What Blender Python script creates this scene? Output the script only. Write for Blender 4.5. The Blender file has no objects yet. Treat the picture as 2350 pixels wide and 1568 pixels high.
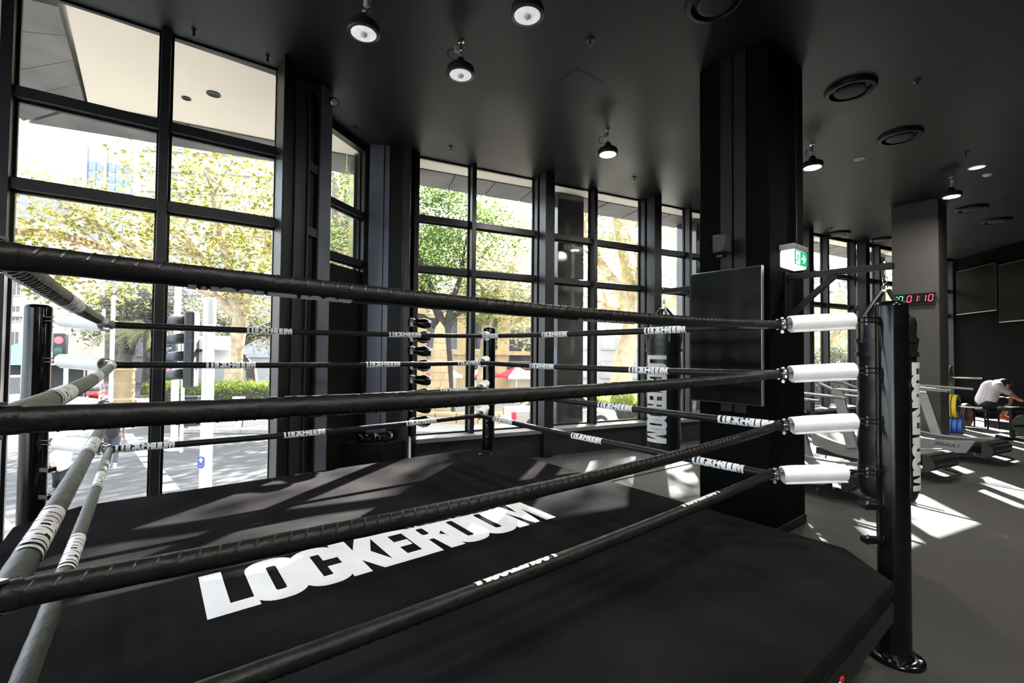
import bpy, math, random
import numpy as np
from mathutils import Vector, Matrix
random.seed(7); rng = np.random.default_rng(11)
PI = math.pi
scene = bpy.context.scene; COL = scene.collection
# ---------------------------------------------------------------- camera
CAMZ = 1.78
PITCH, ROLL, FPX = 0.0243, 0.00932, 1053.1
fwd = Vector((0, math.cos(PITCH), math.sin(PITCH))); up0 = Vector((0, -math.sin(PITCH), math.cos(PITCH))); r0 = Vector((1, 0, 0))
CR = r0*math.cos(ROLL) + up0*math.sin(ROLL); CU = up0*math.cos(ROLL) - r0*math.sin(ROLL)
cam = bpy.data.cameras.new('camera'); camo = bpy.data.objects.new('camera', cam); COL.objects.link(camo)
cam.sensor_width = 36.0; cam.lens = 36.0*FPX/2350.0; cam.clip_start = 0.05; cam.clip_end = 600
camo.matrix_world = Matrix(((CR.x, CU.x, -fwd.x, 0), (CR.y, CU.y, -fwd.y, 0), (CR.z, CU.z, -fwd.z, CAMZ), (0, 0, 0, 1)))
scene.camera = camo
# ---------------------------------------------------------------- light
vs = scene.view_settings
vs.view_transform = 'Standard'; vs.look = 'None'; vs.gamma = 1.0; vs.use_curve_mapping = False
vs.exposure = 1.15
SUN_AZ, SUN_EL = math.atan(0.29), math.radians(30.0)
world = bpy.data.worlds.new('world'); scene.world = world; world.use_nodes = True
wn = world.node_tree.nodes; wl = world.node_tree.links
sky = wn.new('ShaderNodeTexSky'); sky.sky_type = 'NISHITA'; sky.sun_disc = False
sky.sun_elevation = SUN_EL; sky.sun_rotation = SUN_AZ; sky.air_density = 1.0; sky.dust_density = 3.0; sky.ozone_density = 1.0
hz = wn.new('ShaderNodeMixRGB'); hz.blend_type = 'MIX'; hz.inputs['Fac'].default_value = 0.55; hz.inputs['Color2'].default_value = (5.5, 5.6, 5.9, 1)
wl.new(sky.outputs['Color'], hz.inputs['Color1'])
bgn = wn['Background']; bgn.inputs['Strength'].default_value = 0.62
wl.new(hz.outputs['Color'], bgn.inputs['Color'])
sl = bpy.data.lights.new('sun', 'SUN'); sl.energy = 62.0; sl.angle = math.radians(0.55); sl.color = (1.0, 0.965, 0.91)
so = bpy.data.objects.new('sun', sl); COL.objects.link(so)
sd = Vector((-math.sin(SUN_AZ)*math.cos(SUN_EL), -math.cos(SUN_AZ)*math.cos(SUN_EL), -math.sin(SUN_EL)))
so.rotation_euler = sd.to_track_quat('-Z', 'Y').to_euler(); so.location = (12, 40, 30)
# ---------------------------------------------------------------- materials
MATS = {}
def mat(name, col, rough=0.5, metal=0.0, spec=0.5, var=0.0, vscale=8.0, bump=0.0, bscale=40.0, emit=None, estr=0.0, coat=0.0, sheen=0.0, trans=0.0):
    m = bpy.data.materials.new(name); m.use_nodes = True
    n = m.node_tree.nodes; l = m.node_tree.links; b = n['Principled BSDF']
    b.inputs['Base Color'].default_value = (*col, 1); b.inputs['Roughness'].default_value = rough
    b.inputs['Metallic'].default_value = metal; b.inputs['Specular IOR Level'].default_value = spec
    b.inputs['Coat Weight'].default_value = coat; b.inputs['Sheen Weight'].default_value = sheen
    tc = n.new('ShaderNodeTexCoord')
    if var:
        nz = n.new('ShaderNodeTexNoise'); nz.inputs['Scale'].default_value = vscale; nz.inputs['Detail'].default_value = 6
        l.new(tc.outputs['Object'], nz.inputs['Vector'])
        cr = n.new('ShaderNodeValToRGB')
        cr.color_ramp.elements[0].position = 0.3; cr.color_ramp.elements[1].position = 0.7
        cr.color_ramp.elements[0].color = (*[c*(1-var) for c in col], 1); cr.color_ramp.elements[1].color = (*[min(1, c*(1+var)) for c in col], 1)
        l.new(nz.outputs['Fac'], cr.inputs['Fac']); l.new(cr.outputs['Color'], b.inputs['Base Color'])
        mr = n.new('ShaderNodeMapRange'); mr.inputs['To Min'].default_value = max(0.02, rough-0.08); mr.inputs['To Max'].default_value = min(1, rough+0.08)
        l.new(nz.outputs['Fac'], mr.inputs['Value']); l.new(mr.outputs['Result'], b.inputs['Roughness'])
    if bump:
        nb = n.new('ShaderNodeTexNoise'); nb.inputs['Scale'].default_value = bscale; nb.inputs['Detail'].default_value = 4
        l.new(tc.outputs['Object'], nb.inputs['Vector'])
        bp = n.new('ShaderNodeBump'); bp.inputs['Strength'].default_value = bump; bp.inputs['Distance'].default_value = 0.01
        l.new(nb.outputs['Fac'], bp.inputs['Height']); l.new(bp.outputs['Normal'], b.inputs['Normal'])
    if emit:
        b.inputs['Emission Color'].default_value = (*emit, 1); b.inputs['Emission Strength'].default_value = estr
    MATS[name] = m; return m
def glassmat(name, tint, refl=1.0):
    m = bpy.data.materials.new(name); m.use_nodes = True; n = m.node_tree.nodes; l = m.node_tree.links
    n.remove(n['Principled BSDF']); out = n['Material Output']
    t = n.new('ShaderNodeBsdfTransparent'); t.inputs['Color'].default_value = (*tint, 1)
    g = n.new('ShaderNodeBsdfGlossy'); g.inputs['Roughness'].default_value = 0.01; g.inputs['Color'].default_value = (refl, refl, refl, 1)
    f = n.new('ShaderNodeFresnel'); ge = n.new('ShaderNodeNewGeometry')
    ir = n.new('ShaderNodeMapRange'); ir.inputs['To Min'].default_value = 1.45; ir.inputs['To Max'].default_value = 1/1.45
    l.new(ge.outputs['Backfacing'], ir.inputs['Value']); l.new(ir.outputs['Result'], f.inputs['IOR'])
    mx = n.new('ShaderNodeMixShader'); l.new(f.outputs['Fac'], mx.inputs['Fac']); l.new(t.outputs['BSDF'], mx.inputs[1]); l.new(g.outputs['BSDF'], mx.inputs[2])
    l.new(mx.outputs['Shader'], out.inputs['Surface']); MATS[name] = m; return m
def leafmat(name, cols, vscale=0.9, trans=0.55):
    m = bpy.data.materials.new(name); m.use_nodes = True; n = m.node_tree.nodes; l = m.node_tree.links
    n.remove(n['Principled BSDF']); out = n['Material Output']
    tc = n.new('ShaderNodeTexCoord'); nz = n.new('ShaderNodeTexNoise'); nz.inputs['Scale'].default_value = vscale; nz.inputs['Detail'].default_value = 8; nz.inputs['Roughness'].default_value = 0.75
    l.new(tc.outputs['Object'], nz.inputs['Vector']); cr = n.new('ShaderNodeValToRGB'); l.new(nz.outputs['Fac'], cr.inputs['Fac'])
    e = cr.color_ramp.elements
    for i, c in enumerate(cols):
        pos = 0.30 + 0.40*i/(len(cols)-1)
        if i < 2: e[i].position = pos; e[i].color = (*c, 1)
        else: x = e.new(pos); x.color = (*c, 1)
    d = n.new('ShaderNodeBsdfDiffuse'); t = n.new('ShaderNodeBsdfTranslucent'); l.new(cr.outputs['Color'], d.inputs['Color']); l.new(cr.outputs['Color'], t.inputs['Color'])
    mx = n.new('ShaderNodeMixShader'); mx.inputs['Fac'].default_value = trans; l.new(d.outputs['BSDF'], mx.inputs[1]); l.new(t.outputs['BSDF'], mx.inputs[2])
    l.new(mx.outputs['Shader'], out.inputs['Surface']); MATS[name] = m; return m
def speckle(name, base, fleck, scale, amount, rough=0.85):
    m = mat(name, base, rough, var=0.15, vscale=3.0, bump=0.25, bscale=160)
    n = m.node_tree.nodes; l = m.node_tree.links; b = n['Principled BSDF']
    old = b.inputs['Base Color'].links[0].from_socket
    v = n.new('ShaderNodeTexNoise'); v.inputs['Scale'].default_value = scale; v.inputs['Detail'].default_value = 2
    tc = n.new('ShaderNodeTexCoord'); l.new(tc.outputs['Object'], v.inputs['Vector'])
    cr = n.new('ShaderNodeValToRGB'); cr.color_ramp.elements[0].position = 1-amount; cr.color_ramp.elements[1].position = min(1, 1-amount+0.05)
    l.new(v.outputs['Fac'], cr.inputs['Fac'])
    mx = n.new('ShaderNodeMixRGB'); mx.inputs['Color2'].default_value = (*fleck, 1); l.new(cr.outputs['Color'], mx.inputs['Fac']); l.new(old, mx.inputs['Color1']); l.new(mx.outputs['Color'], b.inputs['Base Color'])
    return m
mat('black_paint', (0.0045, 0.0046, 0.005), 0.45, spec=0.25, var=0.25, vscale=2.0, bump=0.03, bscale=30)
mat('ceiling_paint', (0.0115, 0.0112, 0.0109), 0.42, spec=0.28, var=0.22, vscale=0.9, bump=0.04, bscale=18)
mat('wall_black', (0.0010, 0.0010, 0.0012), 0.85, spec=0.03, var=0.2, vscale=1.5)
mat('wall_paint', (0.010, 0.0098, 0.0102), 0.7, var=0.15, vscale=1.5, bump=0.05, bscale=40)
mat('pillar_paint', (0.0018, 0.0018, 0.0019), 0.7, spec=0.05, var=0.2, vscale=2.0, bump=0.03, bscale=40)
mat('pillar_grey', (0.060, 0.0565, 0.052), 0.75, var=0.12, vscale=2.5, bump=0.05, bscale=40)
mat('steel_dark', (0.014, 0.0145, 0.0165), 0.36, spec=0.4, metal=0.0, var=0.3, vscale=3.0)
mat('panel_blue', (0.12, 0.13, 0.17), 0.32, metal=0.2, var=0.25, vscale=2.0)
mat('ledge', (0.16, 0.16, 0.165), 0.6, var=0.2, vscale=4.0)
speckle('floor_grey', (0.031, 0.0297, 0.0285), (0.054, 0.053, 0.051), 90.0, 0.36)
speckle('floor_rubber', (0.022, 0.022, 0.023), (0.42, 0.42, 0.42), 120.0, 0.375)
mat('canvas_black', (0.0125, 0.0117, 0.0121), 0.92, spec=0.0, var=0.3, vscale=2.2, bump=0.12, bscale=9.0)
mat('logo_white', (0.78, 0.78, 0.80), 0.6, var=0.05, vscale=5)
mat('vinyl_black', (0.009, 0.009, 0.0092), 0.44, spec=0.22, var=0.2, vscale=20, bump=0.25, bscale=55)
mat('vinyl_white', (0.92, 0.92, 0.92), 0.42, var=0.05, vscale=9, bump=0.15, bscale=22)
mat('print_white', (0.74, 0.74, 0.75), 0.5, var=0.06, vscale=30)
mat('gloss_black', (0.004, 0.004, 0.0044), 0.14, spec=0.4, coat=0.0, var=0.2, vscale=14, bump=0.02, bscale=20)
mat('chrome', (0.55, 0.55, 0.53), 0.22, metal=1.0, var=0.15, vscale=40)
mat('steel_black', (0.006, 0.006, 0.006), 0.35, spec=0.35, var=0.2, vscale=12)
mat('bag_black', (0.012, 0.012, 0.0125), 0.33, spec=0.55, var=0.2, vscale=9, bump=0.35, bscale=7)
mat('screen_matt', (0.0006, 0.0006, 0.0006), 0.6, spec=0.02, var=0.1, vscale=3)
mat('screen_black', (0.0015, 0.0015, 0.0018), 0.12, spec=0.05, var=0.1, vscale=3)
mat('bezel_light', (0.55, 0.53, 0.5), 0.3, metal=0.8, var=0.05)
mat('plastic_black', (0.012, 0.012, 0.012), 0.4, var=0.15, vscale=15)
mat('plastic_grey', (0.32, 0.32, 0.32), 0.5, var=0.08, vscale=10)
mat('plastic_white', (0.8, 0.8, 0.8), 0.4, var=0.04, vscale=10)
mat('lens_off', (0.8, 0.81, 0.83), 0.25, var=0.1, vscale=20, emit=(0.93, 0.95, 1.0), estr=0.2)
mat('lens_lit', (1, 1, 1), 0.3, emit=(1.0, 0.95, 0.86), estr=340.0, var=0.02)
mat('lens_dim', (0.9, 0.9, 0.9), 0.3, emit=(1, 1, 1), estr=0.35, var=0.02)
mat('exit_green', (0.01, 0.20, 0.08), 0.35, emit=(0.012, 0.24, 0.09), estr=0.9, var=0.03)
mat('exit_white', (0.85, 0.88, 0.92), 0.35, emit=(0.82, 0.88, 0.98), estr=0.8, var=0.02)
mat('led_red', (0.3, 0.0, 0.01), 0.4, emit=(1.0, 0.05, 0.09), estr=2.2, var=0.02)
mat('led_green', (0.0, 0.3, 0.05), 0.4, emit=(0.12, 1.0, 0.35), estr=1.4, var=0.02)
mat('tread_grey', (0.23, 0.23, 0.225), 0.45, metal=0.3, var=0.1, vscale=8)
mat('tread_black', (0.02, 0.02, 0.02), 0.45, var=0.2, vscale=20)
mat('tread_slat', (0.05, 0.05, 0.05), 0.6, var=0.2, vscale=30)
mat('plate_black', (0.012, 0.012, 0.012), 0.5, var=0.2, vscale=10)
mat('plate_yellow', (0.62, 0.47, 0.03), 0.5, var=0.1, vscale=8)
mat('plate_blue', (0.03, 0.11, 0.42), 0.5, var=0.1, vscale=8)
mat('plate_green', (0.10, 0.48, 0.10), 0.5, var=0.1, vscale=8)
mat('skin', (0.48, 0.27, 0.19), 0.55, var=0.08, vscale=12)
mat('hair_brown', (0.16, 0.06, 0.03), 0.6, var=0.3, vscale=40)
mat('hair_dark', (0.015, 0.012, 0.01), 0.6, var=0.3, vscale=40)
mat('shirt_lilac', (0.72, 0.64, 0.68), 0.8, var=0.08, vscale=10, bump=0.3, bscale=14)
mat('cloth_black', (0.014, 0.014, 0.016), 0.8, var=0.2, vscale=10, bump=0.2, bscale=20)
mat('cloth_grey', (0.06, 0.06, 0.075), 0.8, var=0.2, vscale=10)
mat('cloth_white', (0.8, 0.77, 0.73), 0.8, var=0.06, vscale=10)
mat('orange', (0.75, 0.16, 0.06), 0.5, var=0.1)
mat('red', (0.55, 0.02, 0.02), 0.5, var=0.1)
# outdoors
mat('soffit_cream', (0.80, 0.74, 0.64), 0.8, var=0.04, vscale=0.8)
mat('concrete', (0.15, 0.146, 0.142), 0.7, var=0.35, vscale=1.6, bump=0.1, bscale=12)
mat('column_stone', (0.045, 0.044, 0.043), 0.12, spec=0.7, var=0.3, vscale=2.0)
mat('terrace_stone', (0.22, 0.185, 0.15), 0.85, var=0.1, vscale=0.5)
mat('asphalt', (0.046, 0.046, 0.0465), 0.9, var=0.2, vscale=2.0, bump=0.2, bscale=60)
mat('paving', (0.22, 0.21, 0.19), 0.9, var=0.15, vscale=1.4, bump=0.1, bscale=20)
mat('kerb_stone', (0.30, 0.27, 0.23), 0.85, var=0.25, vscale=3.0)
mat('road_white', (0.8, 0.8, 0.8), 0.8, var=0.06, vscale=6)
mat('sandstone', (0.36, 0.26, 0.14), 0.85, var=0.2, vscale=1.2, bump=0.15, bscale=14)
mat('hotel_stone', (0.62, 0.53, 0.43), 0.85, var=0.08, vscale=0.5)
mat('office_white', (0.30, 0.296, 0.292), 0.8, var=0.05, vscale=0.3)
mat('brick_red', (0.33, 0.20, 0.17), 0.85, var=0.12, vscale=0.6)
mat('tower_frame', (0.36, 0.38, 0.43), 0.5, var=0.05, vscale=0.4)
mat('tower_glass', (0.15, 0.18, 0.26), 0.15, metal=0.2, spec=0.8, var=0.35, vscale=0.35)
mat('window_dark', (0.05, 0.055, 0.065), 0.15, spec=0.7, var=0.3, vscale=1.0)
mat('window_grey', (0.30, 0.31, 0.34), 0.2, spec=0.7, var=0.25, vscale=0.8)
mat('roof_grey', (0.25, 0.25, 0.25), 0.8, var=0.1, vscale=0.7)
mat('terracotta', (0.40, 0.24, 0.18), 0.8, var=0.1, vscale=1.0)
mat('bark_pale', (0.36, 0.28, 0.18), 0.9, var=0.4, vscale=2.2, bump=0.4, bscale=6)
mat('bark_dark', (0.035, 0.03, 0.027), 0.9, var=0.35, vscale=3.0, bump=0.5, bscale=8)
leafmat('leaf_plane', [(0.115, 0.127, 0.031), (0.168, 0.176, 0.044), (0.216, 0.190, 0.051), (0.168, 0.095, 0.039)], 1.1, 0.55)
leafmat('leaf_plane_pale', [(0.255, 0.264, 0.160), (0.391, 0.391, 0.248), (0.425, 0.391, 0.216), (0.357, 0.281, 0.160)], 1.3, 0.55)
leafmat('leaf_fig', [(0.046, 0.076, 0.022), (0.093, 0.143, 0.042), (0.149, 0.204, 0.068), (0.205, 0.255, 0.105)], 2.2, 0.35)
leafmat('leaf_olive', [(0.079, 0.086, 0.060), (0.166, 0.172, 0.119), (0.251, 0.251, 0.185)], 2.0, 0.35)
leafmat('leaf_palm', [(0.114, 0.143, 0.065), (0.237, 0.257, 0.143), (0.343, 0.343, 0.229)], 1.5, 0.4)
leafmat('leaf_hedge', [(0.095, 0.149, 0.030), (0.214, 0.274, 0.060), (0.309, 0.327, 0.107)], 3.0, 0.4)
mat('pole_white', (0.78, 0.78, 0.78), 0.5, var=0.05, vscale=4)
mat('signal_black', (0.02, 0.021, 0.024), 0.45, var=0.15, vscale=6)
mat('signal_red', (0.7, 0.02, 0.03), 0.4, emit=(1.0, 0.06, 0.08), estr=2.5, var=0.02)
mat('signal_green_off', (0.02, 0.08, 0.06), 0.3, var=0.1)
mat('sign_grey', (0.58, 0.58, 0.59), 0.5, var=0.05, vscale=3)
mat('blue_sticker', (0.02, 0.06, 0.33), 0.4, var=0.2, vscale=20)
mat('tent_blue', (0.16, 0.27, 0.55), 0.7, var=0.1, vscale=2)
mat('car_white', (0.75, 0.75, 0.75), 0.25, var=0.03, coat=0.5)
mat('car_champagne', (0.60, 0.53, 0.46), 0.28, metal=0.3, var=0.03, coat=0.5)
mat('car_red', (0.30, 0.01, 0.015), 0.25, var=0.05, coat=0.5)
mat('car_glass', (0.03, 0.03, 0.035), 0.08, spec=0.8, var=0.1)
mat('tyre', (0.03, 0.03, 0.03), 0.8, var=0.2, vscale=10)
mat('tail_red', (0.75, 0.03, 0.05), 0.25, emit=(0.8, 0.03, 0.05), estr=0.25, var=0.05)
mat('umbrella_red', (0.60, 0.03, 0.05), 0.7, var=0.05)
mat('umbrella_white', (0.82, 0.8, 0.78), 0.7, var=0.04)
mat('neon_red', (0.6, 0.05, 0.03), 0.5, emit=(1.0, 0.10, 0.05), estr=1.2, var=0.05)
glassmat('pane_glass', (0.97, 0.985, 0.98), 0.85)
# ---------------------------------------------------------------- mesh helpers
def V3(*a): return Vector(a)
class MB:
    def __init__(s): s.v = []; s.f = []
    def add(s, vs, fs):
        o = len(s.v); s.v += [tuple(x) for x in vs]; s.f += [tuple(i+o for i in f) for f in fs]; return s
    def box(s, c, d, R=None):
        hx, hy, hz_ = d[0]/2, d[1]/2, d[2]/2; pts = []
        for x, y, z in ((-1,-1,-1),(1,-1,-1),(1,1,-1),(-1,1,-1),(-1,-1,1),(1,-1,1),(1,1,1),(-1,1,1)):
            q = Vector((x*hx, y*hy, z*hz_)); q = (R @ q) if R else q
            pts.append((q.x+c[0], q.y+c[1], q.z+c[2]))
        return s.add(pts, [(0,3,2,1),(4,5,6,7),(0,1,5,4),(1,2,6,5),(2,3,7,6),(3,0,4,7)])
    def b2(s, lo, hi): return s.box([(a+b)/2 for a, b in zip(lo, hi)], [abs(b-a) for a, b in zip(lo, hi)])
    def frame(s, a, b, up=(0, 0, 1)):
        x = (Vector(b)-Vector(a)); L = x.length; x.normalize(); u = Vector(up)
        if abs(x.dot(u)) > 0.98: u = Vector((1, 0, 0)) if abs(x.x) < 0.9 else Vector((0, 1, 0))
        y = u.cross(x).normalized(); z = x.cross(y)
        return L, x, y, z
    def bar(s, a, b, w, h, up=(0, 0, 1)):
        L, x, y, z = s.frame(a, b, up); m = (Vector(a)+Vector(b))/2
        return s.box(m, (L, w, h), Matrix((x, y, z)).transposed())
    def tube(s, pts, r, n=8, closed=False, cap=True):
        P = [Vector(p) for p in pts]; N = len(P); rr = r if isinstance(r, (list, tuple)) else [r]*N
        o = len(s.v); prev = None
        for i in range(N):
            if closed: t = P[(i+1) % N]-P[i-1]
            else: t = P[min(i+1, N-1)]-P[max(i-1, 0)]
            t.normalize()
            if prev is None:
                a = Vector((0, 0, 1)) if abs(t.z) < 0.9 else Vector((1, 0, 0)); y = a.cross(t).normalized()
            else: y = (prev - t*prev.dot(t)).normalized()
            prev = y; z = t.cross(y)
            for k in range(n):
                an = 2*PI*k/n; q = P[i]+(y*math.cos(an)+z*math.sin(an))*rr[i]; s.v.append((q.x, q.y, q.z))
        for i in range(N if closed else N-1):
            j = (i+1) % N
            for k in range(n):
                k2 = (k+1) % n; s.f.append((o+i*n+k, o+i*n+k2, o+j*n+k2, o+j*n+k))
        if cap and not closed:
            s.f.append(tuple(o+k for k in reversed(range(n)))); s.f.append(tuple(o+(N-1)*n+k for k in range(n)))
        return s
    def cyl(s, a, b, r, r2=None, n=16, cap=True): return s.tube([a, b], [r, r if r2 is None else r2], n, False, cap)
    def lathe(s, prof, n=24, c=(0, 0, 0), axis=None, sx=1, sy=1):
        M = Vector(axis).to_track_quat('Z', 'Y').to_matrix() if axis is not None else None
        o = len(s.v); rings = []
        for r, z in prof:
            if r < 1e-6:
                q = Vector((0, 0, z)); q = M @ q if M else q; rings.append([len(s.v)]); s.v.append((q.x+c[0], q.y+c[1], q.z+c[2]))
            else:
                ids = []
                for k in range(n):
                    an = 2*PI*k/n; q = Vector((r*math.cos(an)*sx, r*math.sin(an)*sy, z)); q = M @ q if M else q
                    ids.append(len(s.v)); s.v.append((q.x+c[0], q.y+c[1], q.z+c[2]))
                rings.append(ids)
        for A, B in zip(rings, rings[1:]):
            if len(A) == 1 and len(B) == 1: continue
            for k in range(n):
                k2 = (k+1) % n
                if len(A) == 1: s.f.append((A[0], B[k2], B[k]))
                elif len(B) == 1: s.f.append((A[k], A[k2], B[0]))
                else: s.f.append((A[k], A[k2], B[k2], B[k]))
        return s
    def sphere(s, c, r, n=12, m=8, sc=(1, 1, 1), axis=None):
        t = MB(); t.lathe([(r*math.sin(PI*i/m), -r*math.cos(PI*i/m)) for i in range(m+1)], n, axis=axis)
        return s.add([(x*sc[0]+c[0], y*sc[1]+c[1], z*sc[2]+c[2]) for x, y, z in t.v], t.f)
    def prism(s, poly, z0, z1):
        n = len(poly); ar = sum(poly[i][0]*poly[(i+1) % n][1]-poly[(i+1) % n][0]*poly[i][1] for i in range(n))
        if ar < 0: poly = poly[::-1]
        return s.add([(x, y, z0) for x, y in poly]+[(x, y, z1) for x, y in poly],
                     [tuple(reversed(range(n))), tuple(range(n, 2*n))]+[(i, (i+1) % n, n+(i+1) % n, n+i) for i in range(n)])
    def xform(s, M): s.v = [tuple(M @ Vector(p)) for p in s.v]; return s
    def mesh(s, name, m=None, smooth=True, ang=0.7):
        me = bpy.data.meshes.new(name); me.from_pydata(s.v, [], s.f); me.update()
        if smooth and len(me.polygons): me.shade_smooth(); me.set_sharp_from_angle(angle=ang)
        if m: me.materials.append(MATS[m])
        return me
    def build(s, name, m, parent=None, world=False, smooth=True, bev=0.0, **kw):
        if world and parent is not None: s.xform(wmat(parent).inverted())
        return link(name, s.mesh(name, m, smooth), parent, bev, **kw)
def wmat(o):
    M = Matrix.Translation(o.location) @ o.rotation_euler.to_matrix().to_4x4()
    return wmat(o.parent) @ M if o.parent else M
def link(name, me, parent=None, bev=0.0, loc=None, rot=None, label=None, cat=None, group=None, kind=None):
    o = bpy.data.objects.new(name, me); COL.objects.link(o)
    if parent is not None: o.parent = parent
    if loc is not None: o.location = loc
    if rot is not None: o.rotation_euler = rot
    if bev:
        b = o.modifiers.new('bevel', 'BEVEL'); b.width = bev; b.segments = 2; b.limit_method = 'ANGLE'; b.angle_limit = 0.9
    return tag(o, label, cat, group, kind)
def tag(o, label=None, cat=None, group=None, kind=None):
    if label: o['label'] = label
    if cat: o['category'] = cat
    if group: o['group'] = group
    if kind: o['kind'] = kind
    return o
def thing(name, loc=(0, 0, 0), rz=0.0, label=None, cat=None, group=None, kind=None):
    o = bpy.data.objects.new(name, None); COL.objects.link(o); o.empty_display_size = 0.1
    o.location = loc; o.rotation_euler = (0, 0, rz); return tag(o, label, cat, group, kind)
def copytree(o, parent=None, loc=None, rz=None, label=None):
    c = o.copy(); COL.objects.link(c); c.parent = parent
    if loc is not None: c.location = loc
    if rz is not None: c.rotation_euler = (0, 0, rz)
    if label: c['label'] = label
    for ch in list(o.children): copytree(ch, c)
    return c
def at(px, py, Y):
    d = CR*((px-1175.0)/FPX)+CU*((784.0-py)/FPX)+fwd
    q = d*(Y/d.y); return Vector((q.x, q.y, q.z+CAMZ))
# ring frame
TH = 0.66778; RC = (-0.64345, 3.10359)
UX, UY = math.cos(TH), math.sin(TH)
def W(u, v, z): return Vector((RC[0]+u*UX+v*UY, RC[1]+u*UY-v*UX, z))
# far facade frame: x along the glass, y outward
FO = (0.39, 8.15); FA = 0.455; FX, FY = math.cos(FA), math.sin(FA)
def Fp(s, o, z): return Vector((FO[0]+s*FX-o*FY, FO[1]+s*FY+o*FX, z))
CEIL = 4.88
# ---------------------------------------------------------------- lettering
def rrect(x0, y0, x1, y1, r, n=6):
    out = []
    for cx, cy, a in ((x1-r, y1-r, 0), (x0+r, y1-r, PI/2), (x0+r, y0+r, PI), (x1-r, y0+r, 1.5*PI)):
        for i in range(n+1): out.append((cx+r*math.cos(a+PI/2*i/n), cy+r*math.sin(a+PI/2*i/n)))
    return out
O_ = (0.46, [rrect(0, -0.02, 0.5, 1.02, 0.22), rrect(0.2, 0.19, 0.3, 0.81, 0.03, 3)])
def arc(cx, cy, r, a0, a1, n=6): return [(cx+r*math.cos(a0+(a1-a0)*i/n), cy+r*math.sin(a0+(a1-a0)*i/n)) for i in range(n+1)]
C_out = [(0.5, 0.60), (0.5, 0.80)]+arc(0.28, 0.80, 0.22, 0, PI/2)+arc(0.22, 0.80, 0.22, PI/2, PI)+arc(0.22, 0.20, 0.22, PI, 1.5*PI)+arc(0.28, 0.20, 0.22, 1.5*PI, 2*PI)+[(0.5, 0.42), (0.3, 0.42), (0.3, 0.2), (0.2, 0.2), (0.2, 0.8), (0.3, 0.8), (0.3, 0.60)]
GLYPH = {
 'L': (0.40, [[(0,0),(.43,0),(.43,.2),(.2,.2),(.2,1),(0,1)]]),
 'O': O_, 'C': (0.46, [C_out]),
 'K': (0.50, [[(0,0),(.2,0),(.2,.34),(.34,0),(.56,0),(.37,.52),(.54,1),(.33,1),(.2,.66),(.2,1),(0,1)]]),
 'E': (0.39, [[(0,0),(.41,0),(.41,.19),(.2,.19),(.2,.41),(.37,.41),(.37,.59),(.2,.59),(.2,.81),(.41,.81),(.41,1),(0,1)]]),
 'R': (0.47, [[(0,0),(.2,0),(.2,.4),(.27,.4),(.31,0),(.51,0),(.46,.42),(.40,.49),(.47,.58),(.5,.75),(.47,.9),(.38,1),(0,1)], rrect(.2,.57,.30,.81,.03,3)]),
 'M': (0.68, [[(0,0),(.18,0),(.18,.6),(.30,.02),(.38,.02),(.5,.6),(.5,0),(.68,0),(.68,1),(.44,1),(.34,.5),(.24,1),(0,1)]]),
}
def fill2d(polys):
    cu = bpy.data.curves.new('t', 'CURVE'); cu.dimensions = '2D'; cu.fill_mode = 'BOTH'
    for p in polys:
        sp = cu.splines.new('POLY'); sp.points.add(len(p)-1)
        for i, (x, y) in enumerate(p): sp.points[i].co = (x, y, 0, 1)
        sp.use_cyclic_u = True
    ob = bpy.data.objects.new('t', cu); me = bpy.data.meshes.new_from_object(ob)
    r = [tuple(v.co) for v in me.vertices], [tuple(p.vertices) for p in me.polygons]
    bpy.data.objects.remove(ob); bpy.data.meshes.remove(me); return r
GM = {k: fill2d(p) for k, (a, p) in GLYPH.items()}
def lockeroom(h, width):
    """flat word as MB in the xy plane, centred, h high and width long"""
    m = MB(); x = 0
    for k_, ch in enumerate('LOCKEROOM'):
        vs_, fs = GM[ch]; m.add([(vx+x, vy, 0.0004*(k_ % 2)) for vx, vy, vz in vs_], fs); x += GLYPH[ch][0]
    m.v = [((vx-x/2)*width/x, (vy-0.5)*h, vz) for vx, vy, vz in m.v]; return m
def slice_bend(m, axis_steps, fn):
    """cut a flat MB at the given y values, then map every vertex with fn"""
    import bmesh
    me = m.mesh('tmp', smooth=False); bm = bmesh.new(); bm.from_mesh(me); bpy.data.meshes.remove(me)
    for y in axis_steps:
        bmesh.ops.bisect_plane(bm, geom=bm.verts[:]+bm.edges[:]+bm.faces[:], plane_co=(0, y, 0), plane_no=(0, 1, 0), dist=1e-6)
    r = MB(); bm.verts.index_update(); r.v = [fn(v.co) for v in bm.verts]; r.f = [tuple(v.index for v in f.verts) for f in bm.faces]; bm.free(); return r
def fontword(txt, h, width=None, bold=0.0, shear=0.0):
    cu = bpy.data.curves.new('w', 'FONT'); cu.body = txt; cu.size = 1; cu.offset = bold; cu.shear = shear
    ob = bpy.data.objects.new('w', cu); me = bpy.data.meshes.new_from_object(ob)
    m = MB(); m.v = [tuple(v.co) for v in me.vertices]; m.f = [tuple(p.vertices) for p in me.polygons]
    bpy.data.objects.remove(ob); bpy.data.meshes.remove(me)
    xs = [v[0] for v in m.v]; ys = [v[1] for v in m.v]; k = h/(max(ys)-min(ys)); kx = k if width is None else width/(max(xs)-min(xs))
    cx, cy = (max(xs)+min(xs))/2, (max(ys)+min(ys))/2
    m.v = [((x-cx)*kx, (y-cy)*k, 0) for x, y, z in m.v]; return m
def frame_mat(o, x, y):
    x = Vector(x).normalized(); y = Vector(y).normalized(); z = x.cross(y)
    M = Matrix((x, y, z)).transposed().to_4x4(); M.translation = Vector(o); return M
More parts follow.
